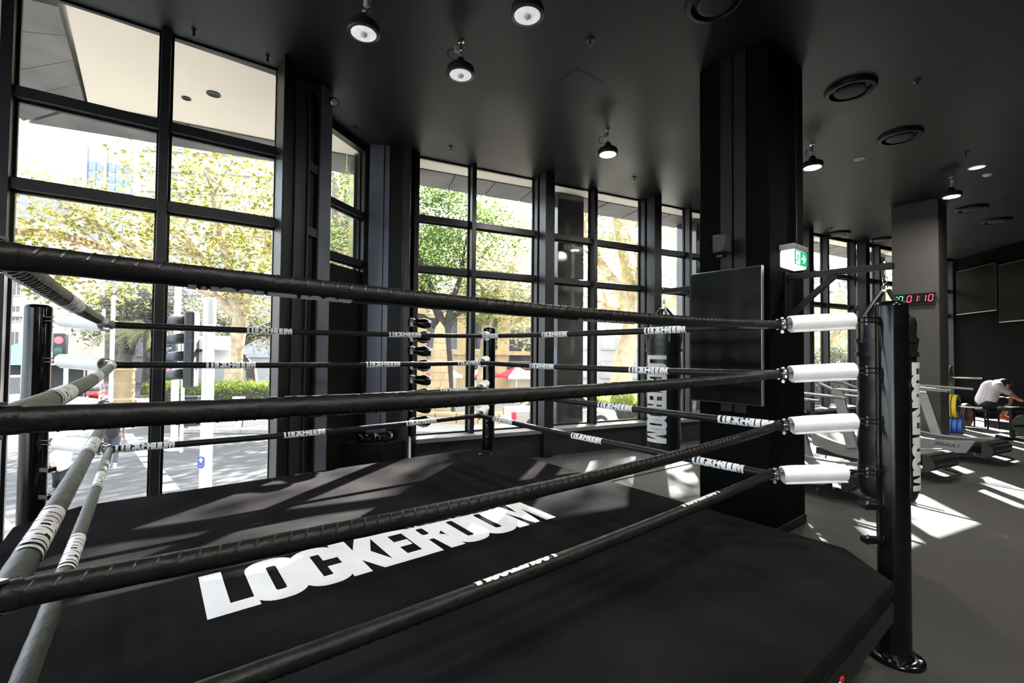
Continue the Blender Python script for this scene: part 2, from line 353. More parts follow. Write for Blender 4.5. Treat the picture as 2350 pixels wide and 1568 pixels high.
# ================================================================ the room
A0 = Vector((-3.4, 4.45)); AA = 0.614; AX, AY = math.cos(AA), math.sin(AA)
def Ap(s, o, z): return Vector((A0.x+s*AX-o*AY, A0.y+s*AY+o*AX, z))
P1 = [(-2.62, 4.99), (-2.40, 4.72), (-2.23, 5.48), (-2.50, 5.56)]
P2 = [(-2.30, 6.90), (-2.21, 6.82), (-1.55, 6.87), (-1.60, 7.36), (-2.16, 7.28)]
RW0, RW1 = (14.25, 14.98), (9.2, -5.0)
a_l = Ap(-2.35, 0, 0)
foot = [(a_l.x, a_l.y), (-5.9, 2.6), (-6.2, -5.0), RW1, RW0, (Fp(-2.15, 0.02, 0).x, Fp(-2.15, 0.02, 0).y), (-2.2, 7.3), (-2.34, 6.9), (-2.70, 5.55), (-2.62, 5.05)]
m = MB().prism(foot, -0.25, 0.0); m.build('floor', 'floor_grey', smooth=False, label='grey speckled rubber gym floor with sun patches', kind='structure')
MB().prism(foot, CEIL, CEIL+0.5).build('ceiling', 'ceiling_paint', smooth=False, label='dark painted plaster ceiling of the gym', kind='structure')
# speckled rubber strip between the ring and the far glazing
ml = [W(1.9, -1.42, 0), W(9.6, -1.05, 0)]; fl = [Fp(9.0, -0.36, 0), Fp(-2.1, -0.36, 0)]
MB().prism([(ml[0].x, ml[0].y), (ml[1].x, ml[1].y), (fl[0].x, fl[0].y), (fl[1].x, fl[1].y), (-2.2, 6.7), (-2.15, 5.7), (-2.3, 5.0), (-1.9, 4.9)], 0.0, 0.012).build('floor_rubber_strip', 'floor_rubber', smooth=False, label='black rubber flooring with pale flecks below the far windows', kind='structure')
def wallseg(name, a, b, z0, z1, th, mt, label, out=1):
    d = (Vector(b)-Vector(a)).normalized(); n = Vector((-d.y, d.x))*th*out
    MB().prism([tuple(a), tuple(b), (b[0]+n.x, b[1]+n.y), (a[0]+n.x, a[1]+n.y)], z0, z1).build(name, mt, smooth=False, label=label, kind='structure')
wallseg('wall_right', RW0, RW1, 0, CEIL, 0.25, 'wall_black', 'black wall behind the weight stands and the screens', 1)
# pillars
def pillar(name, u0, u1, v0, v1, mt, label):
    o = thing(name, W((u0+u1)/2, (v0+v1)/2, 0), TH, label=label, kind='structure')
    a, b = (u1-u0)/2, (v1-v0)/2
    MB().b2((-a, -b, 0), (a, b, CEIL)).build('shaft', mt, o, smooth=False, bev=0.008)
    return o
pl = pillar('wall_pillar_near', 3.26, 4.10, 0.19, 0.91, 'pillar_paint', 'wide black square pillar carrying the portrait screen and exit sign')
# shallow recess strips and service conduit of the near pillar (local y = -v)
for v0, v1 in ((0.0, 0.12), (-0.14, -0.02)):
    MB().b2((-0.432, v0, 1.2), (-0.42, v1, CEIL)).build('cover_strip', 'black_paint', pl, smooth=False)
MB().b2((0.18, -0.375, 2.9), (0.205, -0.36, CEIL)).build('conduit', 'black_paint', pl, smooth=False)
MB().b2((-0.43, -0.37, 0), (0.43, 0.37, 0.1)).build('skirting', 'black_paint', pl, smooth=False, bev=0.004)
pillar('wall_pillar_far', 10.60, 11.45, 0.27, 0.99, 'pillar_grey', 'grey square pillar with the red and green timer on it')
# ---------------------------------------------------------------- piers between the windows
def panelled_pier(name, poly, a, b, strips, mt, label, rails=()):
    o = thing(name, (a[0], a[1], 0), 0, label=label, kind='structure')
    MB().prism([(x-a[0], y-a[1]) for x, y in poly], 0, CEIL).build('core', 'black_paint', o, smooth=False)
    d = Vector((b[0]-a[0], b[1]-a[1])).normalized(); n = Vector((d.y, -d.x))
    for s0, s1, proud, z0, z1, sm in strips:
        q0 = d*s0; q1 = d*s1
        MB().prism([(q0.x, q0.y), (q1.x, q1.y), (q1.x+n.x*proud, q1.y+n.y*proud), (q0.x+n.x*proud, q0.y+n.y*proud)], z0, z1).build('panel', sm, o, smooth=False, bev=0.004)
    for s0, s1, proud, z0, z1 in rails:
        q0 = d*s0; q1 = d*s1
        MB().prism([(q0.x, q0.y), (q1.x, q1.y), (q1.x+n.x*proud, q1.y+n.y*proud), (q0.x+n.x*proud, q0.y+n.y*proud)], z0, z1).build('rail', 'steel_dark', o, smooth=False, bev=0.004)
    return o
panelled_pier('wall_pier_left', P1, P1[1], P1[2], [(0.0, 0.15, 0.012, 0, CEIL, 'black_paint'), (0.16, 0.335, 0.03, 0, 4.74, 'steel_dark'), (0.345, 0.37, 0.05, 0, 4.74, 'steel_dark'), (0.53, 0.552, 0.05, 0, CEIL, 'steel_dark'), (0.556, 0.775, 0.045, 0.2, CEIL, 'panel_blue')],
   'steel_dark', 'black panelled pier beside the street window', [(0.345, 0.552, 0.04, z-0.05, z+0.05) for z in (4.76, 3.85, 3.12)])
panelled_pier('wall_pier_right', P2, P2[1], P2[2], [(-0.02, 0.012, 0.02, 0, CEIL, 'black_paint'), (0.06, 0.265, 0.03, 0.5, CEIL, 'panel_blue'), (0.272, 0.35, 0.015, 0.5, CEIL, 'panel_blue'), (0.55, 0.575, 0.02, 0.48, CEIL, 'steel_dark'), (0.58, 0.66, 0.04, 0.46, CEIL, 'steel_dark')],
   'panel_blue', 'blue-grey panelled pier beside the hanging gloves')
# ---------------------------------------------------------------- glazing
def glazing(name, fn, rz, bays, z_levels, z0, label, mw=0.07, md=0.16, sills=None, heads=True):
    """fn(s,o,z) world point; bays = s positions of the mullions; panes fill between"""
    org = fn(bays[0], 0, 0); w = thing(name, org, rz, label=label, kind='structure')
    def L(s, o, z): return (s-bays[0], o, z)
    for s in bays:
        MB().b2(L(s-mw/2, -md, z0), L(s+mw/2, 0.03, CEIL)).build('mullion', 'steel_dark', w, smooth=False, bev=0.004)
    zs = [z0]+z_levels+[CEIL]
    for a, b in zip(bays, bays[1:]):
        for z in z_levels:
            MB().b2(L(a+mw/2, -0.085, z-0.095), L(b-mw/2, 0.025, z)).build('transom', 'steel_dark', w, smooth=False, bev=0.004)
        for i in range(len(zs)-1):
            lo = zs[i]; hi = zs[i+1]-(0.095 if i < len(zs)-2 else 0)
            MB().b2(L(a+mw/2, -0.006, lo), L(b-mw/2, 0.006, hi)).build('pane', 'pane_glass', w, smooth=False)
            fr = MB(); e = 0.022
            fr.b2(L(a+mw/2, -0.02, lo), L(a+mw/2+e, 0.02, hi)); fr.b2(L(b-mw/2-e, -0.02, lo), L(b-mw/2, 0.02, hi)); fr.b2(L(a+mw/2, -0.02, lo), L(b-mw/2, 0.02, lo+e)); fr.b2(L(a+mw/2, -0.02, hi-e), L(b-mw/2, 0.02, hi))
            fr.build('pane_frame', 'steel_black', w, smooth=False)
    return w
wA = glazing('window_1', Ap, AA, [-2.28, -1.07, -0.02, 1.0], [3.99, 3.21], 0.0, 'tall black-framed street window beside the left ring post', 0.075, 0.12)
bd = Vector((0.19, 0.65)).normalized(); BA = math.atan2(bd.y, bd.x)
def Bp(s, o, z): return Vector((-2.51+s*bd.x-o*bd.y, 6.19+s*bd.y+o*bd.x, z))
wB = glazing('window_2', Bp, BA, [-0.62, 0.72], [3.86, 3.13], 0.0, 'narrow return window between the two black piers', 0.06, 0.1)
MB().b2((0.03, -0.05, 0.0), (1.30, 0.045, 2.97)).build('spandrel', 'steel_black', wB, smooth=False, bev=0.004)
MB().b2((0.0, -0.09, 4.78), (1.34, 0.02, CEIL)).build('head', 'steel_dark', wB, smooth=False)
def Lp(s, o, z): return Vector((-6.2+0.0394*s-o*0.9992, -5.0+0.9992*s+o*0.0394, z))
glazing('window_4_added', Lp, math.atan2(0.9992, 0.0394), [0.06+1.5*k for k in range(6)], [3.99, 3.21], 0.0, 'unseen black-framed glazing added along the side street for light', 0.09, 0.12)  # out of view, added to bring daylight onto the camera-facing pads
wallseg('wall_back', RW1, (-1.58, -5.0), 0, CEIL, 0.25, 'wall_paint', 'dark wall on the camera side of the gym', 1)
def Kp(s, o, z): return Vector((-1.6-s, -5.0-o, z))
glazing('window_5_added', Kp, PI, [0.0+1.53*k for k in range(4)], [3.99, 3.21], 0.0, 'unseen black-framed glazing added behind the photographer for light', 0.09, 0.12)  # unseen bays behind the camera, added as daylight fill for the pads
fb = [-2.17]+[1.22*k for k in range(-1, 13)]+[15.3]
wC = glazing('window_3', Fp, FA, fb, [3.94, 3.14], 0.47, 'long far glazing of tall panes looking onto the square', 0.075, 0.16)
for a, b in zip(fb, fb[1:]):
    MB().b2((a-fb[0], -0.33, 0.40), (b-fb[0]-0.004, 0.02, 0.466)).build('sill', 'ledge', wC, smooth=False, bev=0.004)
MB().b2((0, -0.27, 0.0), (fb[-1]-fb[0], 0.02, 0.40)).build('plinth', 'wall_paint', wC, smooth=False)
for k in range(0, 12, 2):       # steel posts standing inside every second mullion
    s = 1.22*k-fb[0]
    MB().b2((s-0.02, -0.42, 0.02 if k else 0.02), (s+0.16, -0.20, CEIL)).build('post', 'steel_dark', wC, smooth=False, bev=0.006)
# ---------------------------------------------------------------- canopy outside
cz = CEIL
so_ = thing('trim_canopy', (0, 7, cz), 0, label='cream soffit and concrete edge beam outside the glazing', kind='structure')
b_in = [(-5.39, 5.73), (-3.53, 6.70), (-1.71, 7.60), (0.38, 8.56), (4.25, 10.44), (10.0, 13.28), (15.8, 16.1)]
b_out = [(-6.65, 6.20), (-3.85, 7.45), (-1.95, 8.33), (0.10, 9.28), (3.98, 11.15), (9.7, 14.0), (15.4, 16.9)]
sof = [(-3.6, 1.9), (-5.39, 5.73)]+b_in[1:]+[(15.0, 14.9), (Fp(-2.2, 0.05, 0).x, Fp(-2.2, 0.05, 0).y), (-2.36, 7.0), (-2.72, 5.6), (-2.68, 5.08), (Ap(-2.3, 0.05, 0).x, Ap(-2.3, 0.05, 0).y)]
sof = [(-5.9, 2.72), (-5.6, 3.2), (-4.05+0.0, 4.01+0.05), (-5.39, 5.73)]+b_in[1:]+[(15.0, 14.95), (Fp(-2.2, 0.04, 0).x, Fp(-2.2, 0.04, 0).y), (-2.36, 7.0), (-2.75, 5.6), (-2.70, 5.1), (Ap(-0.9, 0.04, 0).x, Ap(-0.9, 0.04, 0).y)]
sof = sof[2:]
MB().prism([(x, y-7) for x, y in sof], 0.0, 0.3).build('soffit', 'soffit_cream', so_, smooth=False)
def lerp2(a, b, t): return (a[0]+(b[0]-a[0])*t, a[1]+(b[1]-a[1])*t)
npan = [2, 2, 3, 5, 7, 7]
for i in range(len(b_in)-1):
    for k in range(npan[i]):
        t0, t1 = k/npan[i]+0.004, (k+1)/npan[i]-0.004
        q = [lerp2(b_in[i], b_in[i+1], t0), lerp2(b_in[i], b_in[i+1], t1), lerp2(b_out[i], b_out[i+1], t1), lerp2(b_out[i], b_out[i+1], t0)]
        MB().prism([(x, y-7) for x, y in q], -0.02, 0.7).build('beam_panel', 'concrete', so_, smooth=False)
# the arm of the beam that turns back to the building at the corner
n_in, n_out = [(-5.39, 5.70), (-4.05, 3.98), (-3.5, 3.2)], [(-6.65, 6.16), (-5.75, 4.9), (-5.3, 2.4)]
n_in = [(-5.40, 5.70), (-4.72, 4.83), (-4.12, 4.06)]; n_out = [(-6.66, 6.16), (-6.3, 5.2), (-5.95, 3.2)]
for i in range(2):
    for k in range(2):
        t0, t1 = k/2+0.004, (k+1)/2-0.004
        q = [lerp2(n_in[i], n_in[i+1], t0), lerp2(n_in[i], n_in[i+1], t1), lerp2(n_out[i], n_out[i+1], t1), lerp2(n_out[i], n_out[i+1], t0)]
        MB().prism([(x, y-7) for x, y in q], -0.02, 0.7).build('beam_panel', 'concrete', so_, smooth=False)
for (x, y, r) in ((-3.64, 5.48, 0.075), (-4.04, 5.58, 0.05)):
    MB().lathe([(0, -0.004), (r*0.6, -0.004), (r*0.75, -0.012), (r, -0.012), (r, 0.0)], 24, (x, y-7, 0)).build('downlight', 'steel_black', so_)
def gz(Y): return -0.97-0.04*Y
for s in (-2.75, 0.98, 4.66, 8.32, 12.0):
    p = Fp(s, 0.62, 0); o = thing('trim_column', (p.x, p.y, gz(p.y)), FA, label='square concrete street column under the canopy beam', kind='structure', group='canopy columns')
    MB().b2((-0.3, -0.3, 0), (0.3, 0.3, CEIL-gz(p.y)-0.02)).build('shaft', 'column_stone', o, smooth=False, bev=0.012)
# ================================================================ the boxing ring
CZ = 0.545
ring = thing('ring_platform', (RC[0], RC[1], 0), TH, label='low square boxing ring platform with black canvas and white lettering', cat='boxing ring')
def octo(h, c): return [(h, -h+c), (h, h-c), (h-c, h), (-h+c, h), (-h, h-c), (-h, -h+c), (-h+c, -h), (h-c, -h)]
h, ch = 2.14, 0.31
rings = [(h-0.03, CZ), (h-0.008, CZ-0.008), (h, CZ-0.03), (h, CZ-0.075)]
m = MB(); N = 24
def octo_s(hh, z):
    pts = octo(hh, ch); out = []
    for i in range(8):
        a, b = pts[i], pts[(i+1) % 8]
        for k in range(3): out.append((*lerp2(a, b, k/3), z))
    return out
for hh, z in rings: m.v += octo_s(hh, z)
for r in range(len(rings)-1):
    for k in range(N): m.f.append((r*N+k, r*N+(k+1) % N, (r+1)*N+(k+1) % N, (r+1)*N+k))
m.f.append(tuple(range(N))); m.f = [tuple(reversed(f)) if i < (len(rings)-1)*N else f for i, f in enumerate(m.f)]
m.build('canvas', 'canvas_black', ring)
MB().prism(octo(h-0.02, ch), CZ-0.125, CZ-0.076).build('deck_board', 'steel_black', ring, smooth=False)
m = MB()
for k in range(-2, 3):
    m.b2((k*1.0-0.03, -2.05, CZ-0.235), (k*1.0+0.03, 2.05, CZ-0.127)); 
m.build('joists', 'steel_black', ring, smooth=False)
for sgn in (-1, 1):
    MB().b2((-1.85, sgn*2.11-0.02, CZ-0.235), (1.85, sgn*2.11+0.02, CZ-0.127)).build('edge_beam', 'steel_black', ring, smooth=False)
    MB().b2((sgn*2.11-0.02, -1.85, CZ-0.235), (sgn*2.11+0.02, 1.85, CZ-0.127)).build('edge_beam', 'steel_black', ring, smooth=False)
for x in (-1.7, -0.6, 0.6, 1.7):
    for y in (-1.95, -0.7, 0.7, 1.95):
        MB().b2((x-0.03, y-0.03, 0), (x+0.03, y+0.03, CZ-0.24)).build('leg', 'steel_black', ring, smooth=False)
for sx, sy in ((1, 1), (1, -1), (-1, 1), (-1, -1)):
    MB().bar((sx*1.70, sy*1.95, 0.28), (sx*1.92, sy*1.97, 0.28), 0.05, 0.05).build('corner_bracket', 'steel_black', ring, smooth=False); MB().bar((sx*1.95, sy*1.70, 0.12), (sx*1.97, sy*1.92, 0.12), 0.05, 0.05).build('corner_bracket', 'steel_black', ring, smooth=False)
lg = lockeroom(0.50, 2.19); lg.v = [(x-0.088, y-0.062, CZ+0.0016+z) for x, y, z in lg.v]
lg.build('canvas_print', 'logo_white', ring, smooth=False, label='white block lettering LOCKEROOM across the canvas')
mm = MB(); mm.bar(W(0.9, 2.155, 0.40)-Vector((*RC, 0)), W(0.55, 2.155, 0.30)-Vector((*RC, 0)), 0.004, 0.012)
mm.v = [tuple(Matrix.Rotation(-TH, 3, 'Z') @ Vector(v)) for v in mm.v]; st = mm.build('lashing_strap', 'plastic_white', ring, smooth=False)
MB().box((0.92, -2.155, 0.405), (0.03, 0.008, 0.018)).build('strap_tip', 'red', st)
# corner posts -------------------------------------------------------------
PQ = 2.083; PR = 0.08; PTOP = 2.11
corner_names = {'L': (-1, -1), 'F': (1, -1), 'R': (1, 1), 'N': (-1, 1)}
post_lab = {'L': 'black ring corner post in front of the street window', 'F': 'black ring corner post in front of the obelisk view', 'R': 'black ring corner post in front of the punching bag', 'N': 'black ring corner post beside the photographer'}
ROPEZ = {('L', 1): 1.956, ('L', 2): 1.662, ('L', 3): 1.353, ('L', 4): 1.044, ('F', 1): 1.971, ('F', 2): 1.657, ('F', 3): 1.354, ('F', 4): 1.041,
         ('R', 1): 1.969, ('R', 2): 1.663, ('R', 3): 1.347, ('R', 4): 1.048, ('N', 1): 1.946, ('N', 2): 1.650, ('N', 3): 1.339, ('N', 4): 1.037}
RXY = {('L', 1): (-2.944, 3.373), ('L', 2): (-2.932, 3.373), ('L', 3): (-2.929, 3.373), ('L', 4): (-2.935, 3.373), ('F', 1): (-0.343, 5.383), ('F', 2): (-0.365, 5.383), ('F', 3): (-0.382, 5.383), ('F', 4): (-0.379, 5.383),
       ('R', 1): (1.635, 2.834), ('R', 2): (1.639, 2.834), ('R', 3): (1.643, 2.834), ('R', 4): (1.585, 2.834), ('N', 1): (-0.923, 0.824), ('N', 2): (-0.913, 0.824), ('N', 3): (-0.899, 0.824), ('N', 4): (-0.913, 0.824)}
LUGZ = [1.998, 1.693, 1.388, 1.083]
place = {1: 'top', 2: 'second', 3: 'third', 4: 'lowest'}
padlab = {'L': 'beside the street window', 'F': 'at the post by the obelisk view', 'R': 'at the post by the punching bag', 'N': 'at the post beside the photographer'}
for cn, (su, sv) in corner_names.items():
    P = W(su*PQ, sv*PQ, 0); post = thing('corner_post', P, math.atan2(RC[1]-P.y, RC[0]-P.x), label=post_lab[cn], cat='post', group='ring corner posts')
    prof = [(0, 0.02), (PR, 0.02), (PR, PTOP-0.03), (PR-0.004, PTOP-0.014), (PR-0.014, PTOP-0.004), (PR-0.03, PTOP), (0, PTOP)]
    MB().lathe(prof, 40).build('tube', 'gloss_black', post)
    MB().lathe([(0, 0), (0.14, 0), (0.14, 0.018), (0.13, 0.026), (0.09, 0.026), (0.085, 0.05), (0.0, 0.05)], 36).build('base_flange', 'gloss_black', post)
    for k in range(4):
        a = PI/4+k*PI/2; MB().cyl((0.115*math.cos(a), 0.115*math.sin(a), 0.024), (0.115*math.cos(a), 0.115*math.sin(a), 0.04), 0.011, n=6).build('bolt', 'chrome', post)
    for z in LUGZ+[0.88, 0.68]:
        mm = MB(); mm.b2((PR-0.02, -0.028, z+0.010), (PR+0.09, 0.028, z+0.018)); mm.b2((PR-0.02, -0.028, z-0.018), (PR+0.09, 0.028, z-0.010))
        if z < 0.95: mm = MB().b2((PR-0.02, -0.028, z-0.016), (PR+0.09, 0.028, z+0.016))
        lug = mm.build('lug', 'gloss_black', post, smooth=False, bev=0.003)
        MB().cyl((PR+0.06, 0, z-0.03), (PR+0.06, 0, z+0.028), 0.008, n=8).build('pin', 'chrome', lug)
    for i in range(1, 5):
        if cn == 'N' and i == 4: pass
        q = Vector((*RXY[cn, i], ROPEZ[cn, i])); d = Vector((RC[0]-P.x, RC[1]-P.y, 0)).normalized()
        l0 = Vector((P.x, P.y, LUGZ[i-1]))+d*(PR+0.098); ax = (q-l0); Lr = ax.length; ax.normalize()
        t = thing('turnbuckle_pad', q, 0, label='white vinyl pad on the %s turnbuckle %s' % (place[i], padlab[cn]), cat='ring pad', group='turnbuckle pads')
        def T(s): return tuple(-ax*s)           # local point s metres from the rope towards the post
        R3 = Matrix((-ax, Vector((0, 0, 1)).cross(-ax).normalized(), (-ax).cross(Vector((0, 0, 1)).cross(-ax).normalized()))).transposed()
        # wrapped pad cover with an overlapping lower flap
        mm = MB(); segs = 8; n = 30
        for w_ in range(2):
            rad = 0.050 if w_ == 0 else 0.043
            for k in range(segs+1):
                x = 0.075+0.362*k/segs; bul = 1+0.02*math.sin(k*2.1+i)+(-0.05 if k in (0, segs) else 0)
                for j in range(n):
                    a = 2*PI*j/n; yy, zz = rad*bul*math.cos(a), rad*bul*math.sin(a)
                    if zz < 0: yy *= 0.95
                    mm.v.append(tuple(R3 @ Vector((x, yy, zz))))
        o2 = (segs+1)*n
        for k in range(segs):
            for j in range(n):
                j2 = (j+1) % n; mm.f.append((k*n+j, (k+1)*n+j, (k+1)*n+j2, k*n+j2)); mm.f.append((o2+k*n+j, o2+k*n+j2, o2+(k+1)*n+j2, o2+(k+1)*n+j))
        for k in (0, segs):
            for j in range(n):
                j2 = (j+1) % n; mm.f.append((k*n+j, k*n+j2, o2+k*n+j2, o2+k*n+j))
        pc = mm.build('pad_cover', 'vinyl_white', t)
        mf = MB()
        mf.bar(tuple(R3 @ Vector((0.08, -0.012, -0.052))), tuple(R3 @ Vector((0.432, -0.012, -0.052))), 0.045, 0.006); mf.bar(tuple(R3 @ Vector((0.08, -0.030, -0.047))), tuple(R3 @ Vector((0.432, -0.030, -0.047))), 0.012, 0.007)
        mf.build('closing_flap', 'vinyl_white', pc, bev=0.002)
        MB().cyl(T(0.03), T(Lr-0.05), 0.0095, n=12).build('rod', 'chrome', t)
        mm = MB(); mm.cyl(T(Lr-0.16), T(Lr-0.08), 0.014, n=10); mm.sphere(T(Lr-0.05), 0.016, 10, 6); mm.cyl(T(Lr-0.06), T(Lr), 0.009, n=8); mm.build('eye_bolt', 'gloss_black', t)
        mm = MB()
        mm.bar(tuple(R3 @ Vector((0.004, 0, 0.030))), tuple(R3 @ Vector((0.058, 0, 0.030))), 0.03, 0.006); mm.bar(tuple(R3 @ Vector((0.004, 0, -0.030))), tuple(R3 @ Vector((0.058, 0, -0.030))), 0.03, 0.006)
        c0 = Vector(T(0.034)); mm.bar(T(0.048), T(0.060), 0.03, 0.062); mm.cyl(c0+V3(0, 0, -0.052), c0+V3(0, 0, 0.040), 0.006, n=8); mm.cyl(c0+V3(0, 0, -0.056), c0+V3(0, 0, -0.040), 0.011, n=6); mm.cyl(c0+V3(0, 0, 0.032), c0+V3(0, 0, 0.042), 0.011, n=6)
        mm.build('clevis', 'chrome', t)
# ropes ---------------------------------------------------------------------
RR = 0.025; PITCHL = 0.036
word = lockeroom(0.088, 0.352)
steps = [(-0.044+0.088*k/12) for k in range(1, 12)]
pm = slice_bend(word, steps, lambda c: (c.x, (RR+0.0022)*math.sin(c.y/(RR+0.0022)), (RR+0.0022)*math.cos(c.y/(RR+0.0022))))
PRINT = pm.mesh('printed_name', 'print_white', smooth=True)
# side: (from, to), lacing angle, {rope: [(t, angle, upside)]}  angle from up towards the outside of the ring
SIDES = [('L', 'F'), ('F', 'R'), ('R', 'N'), ('N', 'L')]
lace_ang = {1: 52, 2: 128, 3: 40, 4: 140}
PR_T = {('LF', 1): [.317, .701], ('LF', 2): [.23, .634, .955], ('LF', 3): [.12, .51, .894], ('LF', 4): [.064, .412, .77],
        ('FR', 1): [.05, .385, .758], ('FR', 2): [.336, .714], ('FR', 3): [.25, .616, .94], ('FR', 4): [.152, .532, .90],
        ('RN', 1): [.10, .491, .861], ('RN', 2): [.07, .44, .814], ('RN', 3): [.347, .71], ('RN', 4): [.25, .623],
        ('NL', 1): [.281, .668], ('NL', 2): [.212, .563, .93], ('NL', 3): [.113, .50, .88], ('NL', 4): [.345, .701]}
PR_A = {'LF': {1: -78, 2: -75, 3: -66, 4: -58}, 'FR': {1: -85, 2: -80, 3: -68, 4: -55}, 'RN': {1: -130, 2: -84, 3: -128, 4: -66}, 'NL': {1: -112, 2: -70, 3: -60, 4: -52}}
SAG = {'RN': {1: .026, 2: .020, 3: .042, 4: .022}, 'LF': {1: .014, 2: .012, 3: .015, 4: .018}, 'FR': {1: .012, 2: .012, 3: .012, 4: .008}, 'NL': {1: .015, 2: .02, 3: .02, 4: .02}}
rope_lab = {1: 'topmost black padded ring rope printed with white lettering', 2: 'second black ring rope from the top, white prints', 3: 'third black ring rope from the top, white prints', 4: 'lowest black ring rope, nearest the canvas'}
NSEG_C = 18
for i in range(1, 5):
    rope = thing('ring_rope', (RC[0], RC[1], CZ), 0, label=rope_lab[i], cat='rope', group='ring ropes')
    la0 = math.radians(lace_ang[i]); Rv = Vector((RC[0], RC[1], CZ))
    for (a, b) in SIDES:
        sd_ = a+b; A = Vector((*RXY[a, i], ROPEZ[a, i])); B = Vector((*RXY[b, i], ROPEZ[b, i]))
        D = B-A; Ln = D.length; d = D.normalized(); upv = Vector((0, 0, 1)); out = d.cross(upv).normalized(); mid = (A+B)/2
        if out.dot(Vector((mid.x-RC[0], mid.y-RC[1], 0))) < 0: out = -out
        sag = SAG[sd_][i]
        def pos(t): return A+D*t-Vector((0, 0, 4*sag*t*(1-t)))
        ns = int(Ln/0.012); mm = MB(); n = NSEG_C
        la = la0 if sd_ != 'NL' else math.radians(-150)
        for k in range(ns+1):
            t = k/ns; p = pos(t)-Rv; xx = t*Ln; ph = (xx/PITCHL) % 1.0
            for j in range(n):
                an = 2*PI*j/n; da = (an-la+PI) % (2*PI)-PI
                bul = 0.13*math.exp(-(da/0.42)**2)*(math.sin(PI*ph)**0.6) - 0.05*math.exp(-(da/0.14)**2)
                wr = 0.016*math.sin(xx*61+3*math.sin(an*2)+i)+0.01*math.sin(xx*23+an*3+1.7*i)
                rr_ = RR*(1+bul+wr)*(0.86 if (k == 0 or k == ns) else 1)
                q = p+(upv*math.cos(an)+out*math.sin(an))*rr_; mm.v.append((q.x, q.y, q.z))
        for k in range(ns):
            for j in range(n):
                j2 = (j+1) % n; mm.f.append((k*n+j, (k+1)*n+j, (k+1)*n+j2, k*n+j2))
        mm.f.append(tuple(range(n))); mm.f.append(tuple(ns*n+j for j in reversed(range(n))))
        if out.cross(upv).dot(d) > 0: mm.f = [tuple(reversed(f)) for f in mm.f]
        side = mm.build('rope_cover', 'vinyl_black', rope, smooth=True)
        # lacing: one short lace across the seam at every eyelet
        lm = MB()
        for k in range(1, int(Ln/PITCHL)):
            t = k*PITCHL/Ln; p = pos(t)-Rv; pts = []
            for e in range(5):
                aa = la-0.42+0.84*e/4; pts.append(p+(upv*math.cos(aa)+out*math.sin(aa))*(RR*1.035)+d*(0.006*(e-2)/2))
            lm.tube(pts, 0.0026, 4)
        lm.build('lacing', 'steel_black', side, kind='stuff')
        sl_ = MB()
        for k in range(3, 5): pass
        for t in PR_T[sd_, i]:
            an = math.radians(PR_A[sd_][i]); zax = upv*math.cos(an)+out*math.sin(an); p = pos(t)-Rv
            dd = (pos(min(1, t+0.02))-pos(max(0, t-0.02))).normalized()
            # read along the rope from the left as seen from the print's own side
            M = Matrix((dd, zax.cross(dd), zax)).transposed()
            o = link('printed_name', PRINT, side, loc=p, rot=M.to_euler())
        # end cuffs
        for t in (0.004, 0.996):
            p = pos(t)-Rv; MB().tube([p-d*0.012, p+d*0.012], RR*1.08, 14).build('end_cuff', 'vinyl_black', side)
# ================================================================ things in the gym
def remesh(o, vox=0.02, it=4):
    r = o.modifiers.new('remesh', 'REMESH'); r.mode = 'VOXEL'; r.voxel_size = vox; r.use_smooth_shade = True
    s = o.modifiers.new('smooth', 'SMOOTH'); s.factor = 0.5; s.iterations = it; return o
# high bay lamps --------------------------------------------------------------
def lamp(x, y, lit, label, group, tw):
    t = thing('high_bay_lamp', (x, y, CEIL), tw, label=label, cat='ceiling lamp', group=group)
    MB().lathe([(0, 0), (0.035, 0), (0.035, -0.012), (0.012, -0.02), (0.009, -0.10), (0, -0.10)], 16).build('ceiling_hook', 'chrome', t)
    MB().b2((-0.062, -0.02, -0.125), (-0.012, 0.022, -0.065)).build('junction_box', 'plastic_grey', t, bev=0.006)
    MB().tube([(0, 0, -0.085), (0.014, 0, -0.11), (0, 0, -0.135), (-0.014, 0, -0.11)], 0.004, 6, True).build('chain_link', 'chrome', t)
    MB().tube([(0, 0.0, -0.125), (0, 0.014, -0.15), (0, 0, -0.18), (0, -0.014, -0.15)], 0.004, 6, True).build('chain_link', 'chrome', t)
    pts = [(-0.05+0.0, 0.0, -0.10)]+[(-0.085-0.045*math.sin(a), 0.01, -0.15+0.05*math.cos(a)) for a in [PI*k/8 for k in range(9)]]+[(-0.03, 0, -0.205), (0, 0, -0.235)]
    MB().tube(pts, 0.005, 6).build('power_cable', 'plastic_black', t)
    MB().lathe([(0, -0.175), (0.03, -0.18), (0.05, -0.225), (0.06, -0.25), (0.105, -0.262), (0.13, -0.28), (0.137, -0.31), (0.137, -0.345), (0.128, -0.352), (0.108, -0.352), (0.108, -0.335), (0, -0.335)], 40).build('housing', 'plastic_black', t)
    ln = MB().lathe([(0.1075, -0.336), (0.1075, -0.350), (0.095, -0.353), (0.09, -0.349), (0.082, -0.353), (0.075, -0.349), (0.067, -0.353), (0.06, -0.349), (0.05, -0.353), (0.034, -0.350), (0, -0.350)], 40).build('lens', 'lens_lit' if lit else 'lens_off', t)
    MB().lathe([(0.032, -0.350), (0.032, -0.358), (0.025, -0.368), (0.013, -0.375), (0, -0.377)], 20).build('sensor_dome', 'plastic_white', ln)
lamp(-1.31, 3.91, False, 'dimmed round high bay lamp over the ring, beside the pier', 'dimmed lamps', 2.6)
lamp(-0.535, 4.49, False, 'dimmed round high bay lamp hanging over the far half of the ring', 'dimmed lamps', 0.3)
lamp(0.10, 3.68, False, 'dimmed round high bay lamp nearest the middle of the ring', 'dimmed lamps', 1.0)
